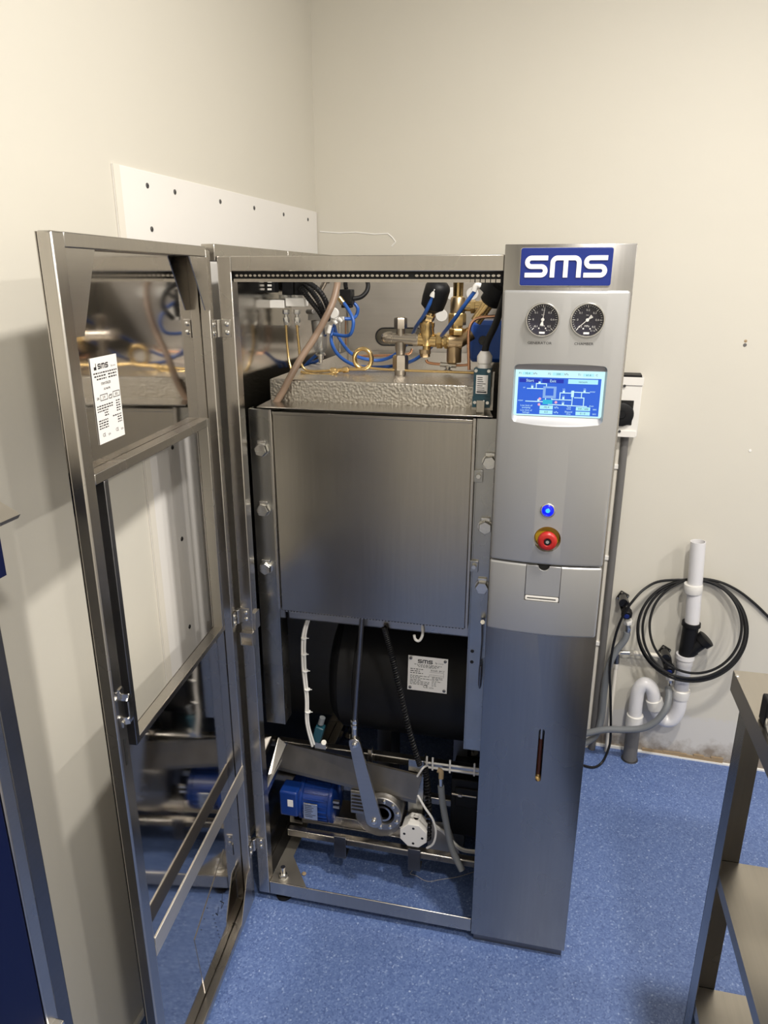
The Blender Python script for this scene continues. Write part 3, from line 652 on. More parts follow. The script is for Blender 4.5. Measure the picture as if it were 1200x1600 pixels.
obj('lock_core', MB().lathe((ES.x+.0005, -.0488, ES.z), NF, [(0, .0036), (.0008, .0034)], 16), 'zinc', es)
# printer drawer
dr = fascia('printer_drawer', FZB, FZS-.0012)
px0, px1, pz0, pz1 = .650, .721, .9745, 1.06
cutp = obj('c', MB().box((px0, -.08, pz0), (px1, -.0245, pz1)), 'silver_dark')
boolean(dr, [cutp])
pl = [V((px0+.0012, -.0322, pz0+.013)), V((px1-.0012, -.0322, pz0+.013)), V((px1-.0012, -.0322, 1.0535))]
for k in range(11): an = -math.pi*k/10; pl.append(V((.6855+.011*math.cos(an), -.0322, 1.0535+.010*math.sin(an))))
pl.append(V((px0+.0012, -.0322, 1.0535)))
obj('printer_flap', MB().prism(pl, (0, .0045, 0)), 'silver_paint', dr, bevel=.0008)
obj('notch_back', MB().box((.672, -.0255, 1.040), (.699, -.0246, 1.0538)), 'dark_gap', dr)
ps = obj('paper_slot', MB().prism(rrect(px0+.002, pz0+.001, px1-.002, pz0+.0115, .003, -.0318), (0, .0068, 0)), 'white_plastic', dr, bevel=.0008)
obj('paper_slot_gap', MB().box((px0+.006, -.0322, pz0+.0055), (px1-.007, -.0317, pz0+.0075)), 'dark_gap', dr)

# --- piping on top of the chamber
ZT = 1.389
T = lambda name, pts, r, m, n=10, sm=8, par=None: obj(name, MB().tube(catmull(pts, sm) if sm else pts, r, n), m, par or ST)
# nickel tee with cap and nut
c = at(626, 530, .27); tb = V((c.x, .27, ZT+.0005))
tee = P('pipe_tee', MB().cyl(tb+V((0, 0, .035)), V((c.x, .27, c.z+.05)), .0105, 18).cyl(at(602, 528, .27), at(654, 531, .27), .0125, 18).lathe(c, (0, 0, -1), [(.006, .0135), (.02, .013), (.034, .0105)], 18), 'nickel')
obj('union_nut', MB().hexa(tb+V((0, 0, .012)), tb+V((0, 0, .046)), .0185).cyl(tb, tb+V((0, 0, .013)), .014, 16).cyl(tb+V((0, 0, .008)), tb+V((0, 0, .012)), .017, 18), 'nickel', tee)
p = at(626, 513, .27); obj('cap_nut', MB().hexa(p, p+V((0, 0, .024)), .0155), 'nickel', tee)
p = at(604, 528, .27); obj('end_cap', MB().lathe(p+V((.014, 0, 0)), (-1, 0, 0), [(0, .0145), (.010, .0145), (.019, .0125), (.025, .008), (.027, .002)], 18), 'nickel', tee)
obj('pipe_collar', MB().cyl(at(646, 531, .27), at(653, 531, .27), .0148, 18), 'nickel', tee)
# brass angle seat valve with black actuator
vb = at(667, 529, .275)
av = P('angle_valve', MB().cyl(at(654, 530, .275), at(682, 532, .275), .0155, 18).lathe(vb+V((0, 0, -.016)), (0, 0, 1), [(0, .012), (.008, .017), (.026, .0175), (.040, .0165), (.044, .018), (.052, .018), (.054, .012)], 18).cyl(vb+V((0, 0, -.035)), vb+V((0, 0, -.012)), .0095, 14), 'brass')
sA = at(663, 515, .275); sB = at(674, 484, .26); obj('valve_neck', MB().cyl(sA, sB, .0125, 16, .0115).hexa(sA+(sB-sA)*.55, sA+(sB-sA)*.8, .0145), 'brass', av)
sC = sB; ax = (at(686, 444, .245)-sC); Lc = ax.length
obj('actuator', MB().lathe(sC, ax, [(-.004, .013), (.004, .0215), (.008, .0265), (Lc*.45, .0285), (Lc*.85, .0285), (Lc*.97, .026), (Lc*1.08, .019), (Lc*1.12, .010)], 28), 'black_plastic', av)
p = at(680, 452, .226); obj('tube_fitting', MB().cyl(p, at(675, 464, .226), .0062, 12).lathe(at(680, 450, .232), (0, -1, .1), [(0, .008), (.006, .0075), (.008, .004)], 14), 'white_plastic', av)
obj('valve_foot', MB().cyl(at(664, 546, .275), at(664, 552, .275), .0135, 16).hexa(at(664, 552, .275), at(664, 558, .275), .012), 'bronze', av)
# brass unions and the bronze elbow with the safety valve
un = P('brass_union', MB().hexa(at(683, 532, .28), at(692, 532, .28), .0185).cyl(at(691, 532, .28), at(702, 533, .28), .0150, 18).hexa(at(695, 533, .28), at(700, 533, .28), .0175), 'brass')
eb = at(714, 535, .29)
sv = P('safety_valve', MB().cyl(at(700, 534, .285), at(722, 535, .29), .0175, 18).cyl(eb, at(736, 520, .30), .0165, 18).lathe(V((eb.x-.006, eb.y, eb.z-.046)), (0, 0, 1), [(0, .0165), (.002, .0175), (.034, .0175), (.038, .0165), (.06, .0165)], 20), 'bronze')
ts = V((at(714, 516, .29).x, .29, 0)); zA = lambda py: at(714, py, .29).z
obj('valve_nut', MB().hexa(V((ts.x, .29, zA(523))), V((ts.x, .29, zA(513))), .0185).lathe((ts.x, .29, zA(513)), (0, 0, 1), [(0, .013), (.012, .013)], 16).hexa(V((ts.x, .29, zA(508))), V((ts.x, .29, zA(489))), .0205), 'brass', sv)
obj('valve_body', MB().lathe((ts.x, .29, zA(490)), (0, 0, 1), [(0, .0165), (.004, .0172), (zA(466)-zA(490), .0168), (zA(464)-zA(490), .0145)], 20), 'bronze', sv)
obj('valve_bonnet', MB().lathe((ts.x, .29, zA(465)), (0, 0, 1), [(0, .0145), (.003, .0115), (.008, .0115), (.036, .0120), (.038, .0128), (.043, .0128), (.044, .009)], 20), 'brass', sv)
q1 = at(722, 478, .29); obj('side_outlet', MB().cyl(q1, at(741, 479, .29), .0115, 16).hexa(at(736, 479, .29), at(743, 479, .29), .0155).cyl(at(743, 479, .29), at(749, 479, .29), .0125, 16).hexa(at(749, 478, .29), at(755, 478, .29), .0135), 'brass', sv)
# tilted black valve beside the column
vA = at(748, 496, .20); vB = at(782, 447, .19); ax = (vB-vA).normalized()
tv = P('tilted_valve', MB().lathe(vA+ax*.034, ax, [(0, .016), (.004, .022), (.018, .0225), (.020, .038), (.044, .040), (.046, .034), (.050, .030), (.088, .028), (.092, .020)], 12), 'black_plastic')
obj('valve_neck', MB().cyl(vA-ax*.01, vA+ax*.036, .0125, 16), 'brass', tv)
obj('elbow_fitting', MB().tube(catmull([at(740, 455, .18), at(745, 446, .18), at(754, 449, .18)], 6), .0062, 12), 'white_plastic', tv)
obj('fitting_stem', MB().cyl(at(752, 449, .18), at(760, 452, .18), .0045, 10), 'brass', tv)
# blue actuator box
c0 = at(735, 500, .42); c1 = at(792, 566, .42)
bx = P('blue_actuator', MB().box((c0.x, .40, c1.z), (.572, .47, c0.z)), 'blue_box', bevel=.010, seg=1)
p = at(755, 532, .40); obj('window_ring', MB().lathe(p, NF, [(-.002, .0155), (.003, .0150), (.003, .0118), (.0005, .0115)], 28), 'blue_box', bx)
obj('window_lens', MB().lathe(p, NF, [(-.001, .0114), (.0015, .0110)], 24), 'black_gloss', bx)
# copper and brass tubes
T('copper_tube', [at(733, 578, .17), at(732, 540, .17), at(733, 515, .17), at(740, 501, .17), at(752, 496, .17), at(775, 494, .17), at(792, 493, .17)], .0034, 'copper')
T('copper_tube', [at(666, 562, .30), at(668, 566, .30), at(676, 568, .30), at(688, 569, .30)], .0034, 'copper')
T('copper_tube', [at(712, 571, .30), at(730, 570, .30), at(734, 566, .30)], .003, 'copper')
cf = P('cross_fitting', MB().lathe(at(700, 575, .30)-V((0, 0, .01)), (0, 0, 1), [(0, .010), (.006, .010), (.008, .006), (.02, .006)], 12).cyl(at(688, 569, .30), at(713, 571, .30), .0065, 12), 'zinc')
T('copper_tube', [at(541, 499, .55), at(541, 530, .55), at(543, 545, .55), at(552, 555, .55), at(570, 556, .55), at(610, 555, .55), at(638, 553, .55), at(644, 545, .55)], .0036, 'copper')
T('brass_tube', [at(470, 581, .24), at(500, 586, .24), at(520, 584, .24), at(528, 580, .24)], .0034, 'brass')
T('brass_tube', [at(447, 508, .27), at(449, 540, .27), at(453, 570, .26), at(462, 585, .25), at(490, 586, .25), at(515, 584, .25), at(527, 580, .25)], .0032, 'brass')
T('brass_tube', [at(464, 508, .27), at(467, 540, .27), at(470, 566, .27), at(478, 578, .27), at(495, 580, .27), at(516, 579, .27)], .0032, 'brass')
cpl = P('tube_coupling', MB().hexa(at(517, 579, .262), at(525, 579, .262), .0075).cyl(at(525, 579, .262), at(536, 578, .262), .005, 12).hexa(at(536, 578, .262), at(545, 577, .262), .0075), 'brass')
cc = at(566, 561, .262); pts = []
for k in range(61):
    an = math.radians(-90+360*2*k/60); pts.append(cc+V((math.cos(an)*.0215, .014*k/60, math.sin(an)*.0235)))
sy = P('siphon_loop', MB().tube(pts, .0048, 10).tube(catmull([at(545, 577, .262), at(556, 577, .262), pts[0]], 5), .0038, 10), 'brass')
T('brass_tube', [at(578, 575, .262), at(600, 577, .262), at(640, 579, .262), at(700, 581, .262), at(748, 583, .262)], .0030, 'brass')
# blue air tubes
B = lambda *q: T('air_tube', [at(*s_) for s_ in q], .0044, 'blue_tube')
B((677, 462, .226), (664, 490, .24), (650, 511, .30), (638, 535, .40), (612, 557, .45), (585, 563, .45), (550, 553, .42), (528, 525, .40), (522, 508, .38))
B((742, 455, .18), (722, 482, .19), (700, 512, .22), (676, 540, .34), (648, 562, .38), (618, 571, .36), (585, 574, .33), (555, 571, .33), (530, 556, .34), (518, 534, .36), (520, 512, .38))
B((536, 472, .36), (545, 485, .34), (552, 502, .33), (549, 520, .33), (540, 525, .34), (521, 522, .36))
B((552, 472, .42), (559, 482, .42), (556, 494, .42), (548, 498, .40), (538, 498, .39))
B((498, 552, .42), (488, 560, .42), (478, 570, .42), (474, 576, .42))
B((500, 562, .45), (490, 566, .45), (481, 568, .45), (478, 575, .45))
# beige braided hose
T('braided_hose', [at(528, 434, .25), at(526, 450, .23), at(519, 475, .21), at(507, 500, .19), at(490, 530, .17), at(470, 560, .15), at(452, 592, .128), at(440, 615, .119), at(428, 634, .116)], .0078, 'hose_beige', 14)
# white manifold with outlets
m0 = at(415, 468, .28); m1 = at(476, 482, .28)
mf = P('valve_manifold', MB().box((m0.x, .28, m1.z), ((m0.x+m1.x)/2-.002, .31, m0.z-.001)).box(((m0.x+m1.x)/2+.002, .277, m1.z+.004), (m1.x, .31, m0.z+.004)), 'white_plastic', bevel=.0015)
for px in (447, 464):
    obj('outlet_nut', MB().hexa(at(px, 484, .285), at(px, 491, .285), .0085).cyl(at(px, 490, .285), at(px, 497, .285), .005, 12).hexa(at(px, 496, .285), at(px+1, 504, .285), .0075).cyl(at(px, 503, .285), at(px+1, 511, .275), .0058, 12), 'zinc', mf)
    obj('valve_cup', MB().cyl(at(px-1, 467, .295), at(px-1, 461, .295), .016, 20), 'bowl_glass', mf)
s0 = at(443, 437, .30); s1 = at(478, 461, .30)
obj('solenoid', MB().box((s0.x, .285, s1.z), (s0.x+.028, .32, s0.z+.03)).box((s0.x+.032, .285, s1.z), (s1.x, .32, s0.z+.03)), 'black_plastic', mf, bevel=.002)
mp0 = at(413, 505, .33); P('manifold_plate', MB().box((mp0.x-.004, .325, mp0.z-.004), (mp0.x+.075, .328, 1.64)), 'inner_steel')
ib = P('terminal_block', MB().box((at(415, 440, .26).x, .26, at(415, 457, .26).z), (at(428, 440, .26).x, .29, 1.598)), 'black_plastic', bevel=.001)
for k, py in enumerate((440, 446, 452)):
    p = at(421, py, .2585); obj('terminal_tag', MB().box((p.x-.005, .2585, p.z-.0022), (p.x+.005, .2598, p.z+.0022)), 'white_plastic', ib)
# corrugated black hoses
def corr(pts, r):
    c_ = catmull(pts, 14); rr = [r*(1 if i % 2 else .82) for i in range(len(c_))]; return MB().tube(c_, rr, 12)
P('corrugated_hose', corr([at(455, 436, .26), at(478, 440, .25), at(500, 456, .24), at(512, 480, .25), at(512, 500, .28)], .0068), 'black_rubber')
P('corrugated_hose', corr([at(472, 440, .28), at(486, 454, .27), at(500, 475, .27), at(508, 495, .29)], .0068), 'black_rubber')
P('corrugated_hose', corr([at(470, 449, .27), at(482, 466, .27), at(498, 486, .28), at(506, 500, .30)], .0068), 'black_rubber')
# black connector with its looping cable
k0 = at(532, 452, .40); k1 = at(551, 476, .40)
kc = P('plug_connector', MB().box((k0.x, .39, k1.z), (k1.x, .42, k0.z)).box((k0.x+.003, .392, k1.z-.008), (k1.x-.003, .418, k1.z)), 'black_plastic', bevel=.002)
obj('plug_cable', corr([at(541, 452, .40), at(540, 440, .40), at(548, 432, .40), at(560, 436, .42)], .006), 'black_rubber', kc)
obj('loop_cable', MB().tube(catmull([at(550, 467, .41), at(564, 464, .42), at(573, 455, .43), at(575, 444, .44), at(571, 434, .45)], 8), .0058, 12), 'black_rubber', kc)
# filter regulator
fb = at(496, 498, .36)
rg = P('filter_regulator', MB().box((at(483, 490, .36).x, .35, at(483, 500, .36).z), (at(503, 490, .36).x, .39, at(483, 484, .36).z)).cyl(at(480, 487, .352), at(490, 487, .34), .0055, 12).cyl(at(496, 500, .37), at(499, 525, .37), .0165, 18), 'cast_metal', bevel=.001)
pt = at(500, 524, .37)
obj('filter_bowl', MB().lathe(pt, (0, 0, -1), [(0, .0175), (.030, .0175), (.038, .015), (.042, .010)], 20), 'bowl_glass', rg)
obj('bowl_collar', MB().lathe(pt+V((0, 0, .003)), (0, 0, -1), [(0, .0185), (.005, .0185)], 20), 'zinc', rg)
obj('drain_fitting', MB().lathe(pt-V((0, 0, .042)), (0, 0, -1), [(0, .0085), (.004, .013), (.008, .013), (.009, .008), (.016, .008), (.017, .0055), (.026, .0055)], 16), 'zinc', rg)
gz = at(522, 489, .345); obj('small_gauge', MB().lathe(gz, NF, [(0, .013), (.007, .013), (.008, .012)], 20), 'white_plastic', rg)
obj('push_fitting', MB().cyl(at(516, 508, .35), at(513, 520, .35), .0055, 10).cyl(at(528, 497, .35), at(534, 502, .355), .0048, 10).cyl(at(521, 500, .35), at(526, 506, .35), .0048, 10).cyl(at(512, 500, .36), at(538, 498, .37), .0055, 10), 'white_plastic', rg)
obj('gauge_valve', MB().cyl(at(530, 465, .36), at(536, 473, .36), .0065, 10).cyl(at(535, 472, .36), at(539, 476, .355), .005, 10), 'brass', rg)
obj('valve_stem', MB().cyl(at(502, 452, .37), at(510, 437, .37), .006, 12).hexa(at(509, 440, .37), at(515, 430, .37), .009), 'nickel', rg)
obj('bracket_strip', MB().box((at(541, 505, .5).x, .5, ZT+.001), (at(541, 505, .5).x+.006, .503, at(541, 478, .5).z)), 'steel', rg)
P('copper_riser', MB().tube([at(531, 500, .5), at(531, 550, .5)], .0028, 8), 'zinc')

# --- boiler and drive below the chamber
ya, za, rb = .375, .545, .182
bl = P('steam_boiler', MB().lathe((.128, ya, za), (1, 0, 0), [(0, .05), (.006, .125), (.018, .160), (.035, .177), (.045, rb), (.44, rb)], 56), 'black_plastic')
obj('boiler_band', MB().lathe((.172, ya, za), (1, 0, 0), [(0, rb+.0005), (.001, rb+.002), (.042, rb+.002), (.043, rb+.0005)], 56), 'black_rubber', bl)
for sx_ in (.28, .50): obj('boiler_saddle', MB().box((sx_-.02, .30, .0), (sx_+.02, .43, .39)), 'dark_steel', bl)
dirp = V((0, -math.cos(.10), math.sin(.10))); upp = V((0, math.sin(.10), math.cos(.10)))
lc = at(668, 1057, .195); LO = V((lc.x, ya, za))+dirp*(rb+.006)+upp*((lc.z-za)-.012); HWp, HHp = .0515, .0475
mb = MB().rect(LO, X3, upp, -HWp, -HHp, HWp, HHp, dirp, .0015); mb.mat(1); PO = LO+dirp*.0019
logo(mb, PO+upp*.0345+X3*-.007, X3, upp, .010, ws=.24); mb.text('Sp. z o.o.', PO+upp*.0335+X3*.030, X3, upp, .006)
def scr2(yy, x0, x1, h=.0009):
    x = x0
    while x < x1: wd = random.uniform(.003, .009); mb.rect(PO, X3, upp, x, yy-h, min(x1, x+wd), yy+h); x += wd+.0022
scr2(.0255, -.035, .036, .0007); scr2(.0222, -.027, .030, .0007); scr2(.0190, -.024, .024, .0007)
for yy, xe in ((.012, -.012), (.0065, -.02), (.001, -.012)): scr2(yy, -.045, xe, .0010)
mb.text('BOILER  BM 27', PO+upp*.012+X3*.026, X3, upp, .0062, sx=.9)
for yy in (-.0065, -.010, -.0135, -.018, -.022, -.026, -.030): scr2(yy, -.045, random.uniform(-.02, .012), .0007); scr2(yy, .012, random.uniform(.02, .042), .0006)
mb.text('CE', PO+upp*-.035+X3*-.004, X3, upp, .0105); mb.text('2274', PO+upp*-.037+X3*.011, X3, upp, .0058)
mb.stroke([(.005, .0), (.042, .0), (.042, -.0045), (.005, -.0045), (.005, 0)], .0005, PO, X3, upp); mb.stroke([(.005, .0075), (.042, .0075), (.042, .0), (.005, .0)], .0005, PO, X3, upp)
pl_ = obj('boiler_plate', mb, ['label_paper', 'ink'], bl, smooth=0)
for dx, dz in ((-1, 1), (1, 1), (-1, -1), (1, -1)):
    p = LO+X3*dx*(HWp-.007)+upp*dz*(HHp-.007); obj('plate_rivet', MB().lathe(p, dirp, [(.0012, .0042), (.003, .0038), (.004, .002)], 12), 'dark_steel', bl)
obj('plate_standoff', MB().obox(LO-dirp*.0025, X3, dirp, upp, .045, .002, .042), 'steel', bl)
# lift rod, its lever and the crank
r0 = at(566, 960, .085); r1 = at(554, 1132, .085)
rd = P('lift_rod', MB().cyl(r0, r1, .0062, 14), 'dark_steel')
obj('rod_end', MB().hexa(r1+V((0, 0, .014)), r1+V((0, 0, .004)), .0095).hexa(r1+V((0, 0, .001)), r1+V((0, 0, -.009)), .0095).cyl(r1+V((0, 0, -.008)), r1+V((0, 0, -.036)), .0075, 14).lathe(at(554, 1158, .085)+V((0, .008, 0)), NF, [(0, .013), (.016, .013)], 20), 'zinc', rd)
A_ = at(554, 1163, .070); B_ = at(584, 1283, .070); dv = (B_-A_).normalized(); pv = dv.cross(V((0, 1, 0)))
pl = []
for k in range(9): an = math.pi*k/8; pl.append(B_+dv*math.sin(an)*.022+pv*math.cos(an)*.022)
for k in range(9): an = math.pi+math.pi*k/8; pl.append(A_+dv*math.sin(an)*.015+pv*math.cos(an)*.015)
lv = P('crank_lever', MB().prism(pl, (0, .008, 0)), 'steel', bevel=.001)
for c_ in (A_, B_):
    obj('lever_bolt', MB().lathe(c_, NF, [(-.001, .0095), (.002, .0095), (.0022, .0065), (.007, .006), (.0085, .003)], 12), 'zinc', lv)
# gear motor
fc = at(598, 1270, .105)
gb = P('gearbox', MB().lathe(fc+V((0, .004, 0)), V((0, 1, 0)), [(0, .046), (.02, .052), (.10, .054), (.115, .045)], 32).box((fc.x-.092, .118, fc.z-.028), (fc.x-.03, .20, fc.z+.045)).lathe(fc+V((-.02, .06, -.045)), V((0, 1, 0)), [(-.03, .06), (-.028, .064), (.03, .064), (.032, .06)], 36), 'cast_metal', bevel=.002)
fl = obj('gear_flange', MB().lathe(fc, NF, [(-.006, .052), (.004, .052), (.006, .050), (.006, .033), (-.004, .030), (-.004, .022)], 40), 'cast_metal', gb)
obj('hollow_shaft', MB().lathe(fc+V((0, .008, 0)), NF, [(0, .024), (.012, .024), (.012, .0185), (.002, .018)], 28), 'steel', gb)
obj('shaft_core', MB().lathe(fc+V((0, .012, 0)), NF, [(0, .0178), (.004, .0175)], 24), 'bronze', gb)
for k in range(10):
    an = 2*math.pi*k/10+.2; p = fc+V((math.cos(an)*.0425, -.006, math.sin(an)*.0425)); obj('flange_bolt', MB().lathe(p, NF, [(0, .0058), (.003, .0055), (.0045, .003)], 10), 'zinc', gb)
for k in range(6):
    z_ = fc.z+.042-k*.011; obj('cooling_rib', MB().box((fc.x-.088, .110, z_-.002), (fc.x-.05, .119, z_+.002)), 'cast_metal', gb)
mc = at(530, 1249, .185); ml = V((-1, 0, 0))
mo = P('drive_motor', MB().lathe(mc+V((-.002, 0, 0)), ml, [(0, .054), (.006, .064), (.014, .064), (.016, .060), (.088, .060), (.090, .064), (.100, .064), (.101, .055), (.128, .052), (.134, .044)], 36), 'blue_motor')
mb = MB()
for k in range(24):
    an = 2*math.pi*k/24
    mb.obox(mc+V((-.054, 0, 0))+V((0, math.cos(an), math.sin(an)))*.0615, V((1, 0, 0)), V((0, math.cos(an), math.sin(an))), V((0, -math.sin(an), math.cos(an))), .034, .003, .0013)
obj('cooling_fin_ring', mb, 'blue_motor', mo)
npc = mc+V((-.062, -.070, .004)); obj('motor_plate', MB().box((npc.x-.020, npc.y, npc.z-.026), (npc.x+.020, npc.y+.004, npc.z+.026)), 'zinc', mo, bevel=.0008)
mb = MB()
for k in range(7): mb.box((npc.x-.016, npc.y-.0004, npc.z+.019-k*.006), (npc.x-.016+random.uniform(.016, .032), npc.y, npc.z+.0205-k*.006))
obj('plate_print', mb, 'ink', mo)
obj('terminal_box', MB().box((mc.x-.150, .112, mc.z-.020), (mc.x-.098, .165, mc.z+.060)), 'blue_motor', mo, bevel=.005)
obj('box_label', MB().box((mc.x-.126, .1112, mc.z+.014), (mc.x-.110, .1122, mc.z+.036)), 'label_paper', mo)
obj('motor_bolt', MB().hexa(mc+V((.016, -.05, .034)), mc+V((-.002, -.05, .034)), .006).hexa(mc+V((.016, -.05, .018)), mc+V((-.002, -.05, .018)), .006), 'zinc', mo)
# tray sheet, cross tubes, brackets
tl, tr_, br, bl_ = at(449, 1163, .140), at(659, 1214, .135), at(650, 1251, .122), at(430, 1197, .124)
nrm = (tr_-tl).cross(bl_-tl).normalized()
dt = P('drip_tray', MB().prism([tl, tr_, br, bl_], nrm*.002).prism([tl, tr_, tr_+V((0, .012, -.004)), tl+V((0, .012, -.004))], V((0, 0, .0018))).prism([br, bl_, bl_+V((0, 0, -.010)), br+V((0, 0, -.010))], V((0, .002, 0))), 'shaded_tray_steel', smooth=0)
e0, e1, e2, e3 = at(437, 1156, .16), at(450, 1160, .155), at(430, 1198, .093), at(417, 1236, .040)
P('tray_bracket', MB().prism([at(435, 1152, .165), at(447, 1163, .155), at(416, 1236, .045), at(415, 1225, .036)], (0, .003, -.022)), 'steel', smooth=0)
def sqtube(name, a, b, h, par=None):
    d = (b-a).normalized(); s_ = V((0, 0, 1)); n_ = d.cross(s_).normalized(); s_ = n_.cross(d)
    return obj(name, MB().obox((a+b)/2, d, n_, s_, (b-a).length/2, h, h), 'steel_tube', par or ST, bevel=.003)
ct = sqtube('cross_tube', V((.003, .185, .374)), V((.572, .185, .374)), .011)
c = at(580, 1163, .168); obj('tube_clip', MB().box((c.x-.009, .166, .363), (c.x+.004, .1735, .402)).box((c.x+.002, .160, .363), (c.x+.004, .1735, .408)), 'steel', ct, bevel=.0006)
sqtube('cross_tube', at(449, 1301, .115)+V((0, .011, 0)), V((.572, .126, at(741, 1352, .115).z)), .0105)
lowz = at(449, 1301, .115).z
sqtube('cross_tube', V((.003, .33, .14)), V((.572, .33, .14)), .012)
P('motor_mount', MB().box((.05, .150, lowz+.011), (.36, .26, lowz+.016)).box((.05, .150, lowz+.016), (.36, .154, lowz+.05)), 'steel', bevel=.001)
P('splash_sheet', MB().prism([at(668, 1335, .17), at(668, 1285, .17), at(700, 1285, .17), at(722, 1345, .17)], (0, .003, 0)), 'dull_steel')
for px, py in ((531, 1316), (647, 1341)):
    c = at(px, py, .11); P('tube_bracket', MB().box((c.x-.017, .108, lowz-.048), (c.x+.017, .113, lowz+.022)).box((c.x-.017, .108, lowz-.050), (c.x+.017, .145, lowz-.046)), 'dark_steel', bevel=.0015)
c = at(462, 1268, .15); P('motor_bracket', MB().box((c.x-.018, .15, lowz+.006), (c.x+.018, .154, c.z+.03)), 'steel')
uz = at(650, 1190, .14); P('upright_channel', MB().box((uz.x-.022, .150, lowz+.012), (uz.x+.020, .154, at(650, 1188, .15).z)).box((uz.x+.017, .150, lowz+.012), (uz.x+.020, .185, at(650, 1188, .15).z)), 'galvanised', bevel=.001)
# octagonal junction box
jc = at(645, 1309, .085); jO = V((jc.x, .142, jc.z))
jb = P('junction_box', MB().lathe(jO, NF, [(0, .034), (.038, .036), (.040, .0385), (.050, .0385), (.051, .037)], 8), 'white_plastic', smooth=25, bevel=.001)
for dx, dz in ((0, .024), (.024, -.003), (-.024, .003), (0, -.024)):
    p = V((jc.x+dx, .0912, jc.z+dz)); obj('screw_recess', MB().lathe(p, NF, [(-.002, .0036), (.0004, .0036)], 12), 'ink', jb)
obj('box_lug', MB().cyl(jO+V((.003, -.02, .040)), jO+V((.003, -.028, .040)), .007, 14).box((jO.x-.004, jO.y-.028, jO.z+.028), (jO.x+.010, jO.y-.02, jO.z+.040)), 'white_plastic', jb)
# cables
def helix(pts, R_, turns, r, name, m='black_rubber', n=10):
    c_ = catmull(pts, 20); M_ = len(c_); out = []; prev = None; K = int(turns*n)
    for k in range(K+1):
        f = k/K*(M_-1); i = min(int(f), M_-2); p = c_[i].lerp(c_[i+1], f-i); t = (c_[i+1]-c_[i]).normalized()
        u = V((0, 1, 0)); u = (u-t*u.dot(t)).normalized(); w_ = t.cross(u); an = 2*math.pi*k/n
        out.append(p+(u*math.cos(an)+w_*math.sin(an))*R_)
    return P(name, MB().tube(out, r, 6), m)
helix([at(600, 980, .10), at(611, 1020, .10), at(624, 1075, .10), at(639, 1140, .10), at(656, 1196, .10)], .0055, 62, .0022, 'coiled_cable')
helix([at(664, 1200, .135), at(668, 1230, .135), at(670, 1270, .135), at(669, 1312, .135)], .0068, 22, .0024, 'coiled_cable')
wc = P('white_cable', MB().tube(catmull([at(480, 968, .125), at(473, 995, .12), at(473, 1040, .12), at(478, 1090, .12), at(479, 1130, .12), at(488, 1166, .125)], 8), .0034, 8).tube(catmull([at(483, 968, .125), at(477, 995, .12), at(477, 1040, .12), at(481, 1090, .12), at(482, 1130, .12), at(491, 1163, .125)], 8), .003, 8), 'white_plastic')
for q in ((475, 997), (475, 1022), (477, 1048), (480, 1077), (481, 1112)):
    p = at(*q, .12); obj('cable_tie', MB().cyl(p-V((.0, 0, .0012)), p+V((0, 0, .0012)), .0078, 12).cyl(p+V((.006, 0, 0)), p+V((.013, -.002, .002)), .0012, 6), 'white_print', wc)
P('white_hook', MB().tube(catmull([at(660, 977, .108), at(660, 992, .104), at(655, 1001, .103), at(649, 999, .103), at(647, 992, .104)], 6), .0034, 8), 'white_plastic')
P('white_cable', MB().tube(catmull([at(652, 1213, .125), at(661, 1200, .12), at(668, 1196, .14)], 8), .0028, 8), 'white_plastic')
P('white_cable', MB().tube(catmull([at(653, 1243, .10), at(664, 1262, .10), at(676, 1280, .10), at(681, 1300, .10), at(677, 1318, .10), at(667, 1325, .105)], 8), .003, 8), 'white_plastic')
lp = P('white_pipe', MB().tube([at(664, 1198, .155), at(749, 1209, .155)], .0032, 8).tube([at(664, 1191, .158), at(749, 1202, .158)], .0028, 8), 'white_plastic')
for q in ((667, 1195), (676, 1197), (703, 1201), (741, 1206)):
    p = at(*q, .15); obj('pipe_tie', MB().box((p.x-.0022, .1475, p.z-.012), (p.x+.0022, .1515, p.z+.026)), 'white_plastic', lp)
gh = P('drain_hose', MB().tube(catmull([at(689, 1228, .13), at(691, 1250, .13), at(697, 1285, .13), at(706, 1325, .12), at(722, 1360, .10)], 8), .0088, 14), 'grey_hose')
obj('hose_elbow', MB().tube(catmull([at(684, 1203, .135), at(689, 1206, .133), at(689, 1216, .13)], 6), .0068, 12), 'amber_wall', gh)
obj('hose_clip', MB().cyl(at(689, 1214, .13), at(689, 1227, .13), .0062, 12), 'zinc', gh)
P('bundled_cable', MB().tube(catmull([at(680, 1290, .16), at(692, 1298, .16), at(705, 1312, .16), at(722, 1326, .16), at(747, 1330, .16)], 8), .0034, 8).tube(catmull([at(681, 1293, .162), at(693, 1301, .162), at(706, 1315, .162), at(722, 1329, .162), at(747, 1333, .162)], 8), .003, 8), 'white_plastic')
P('pump_block', MB().box((at(705, 1230, .2).x, .20, .14), (.570, .31, at(705, 1216, .2).z)).box((.50, .195, .24), (.570, .20, .30)), 'black_plastic', bevel=.004)
P('brass_connector', MB().cyl(at(706, 1240, .195), at(724, 1243, .195), .004, 10).hexa(at(716, 1242, .195), at(722, 1243, .195), .006).cyl(at(724, 1243, .195), at(744, 1246, .195), .0025, 8), 'nickel')
sl = P('limit_switch', MB().obox(at(498, 1145, .145), V((.96, 0, -.27)).normalized(), V((0, 1, 0)), V((.27, 0, .96)).normalized(), .012, .012, .024), 'teal', bevel=.003)
obj('switch_roller', MB().cyl(at(506, 1160, .145), at(506, 1160, .155), .007, 12).box((at(492, 1166, .145).x, .145, at(492, 1166, .145).z-.006), (at(509, 1166, .145).x, .155, at(492, 1160, .145).z)), 'zinc', sl)
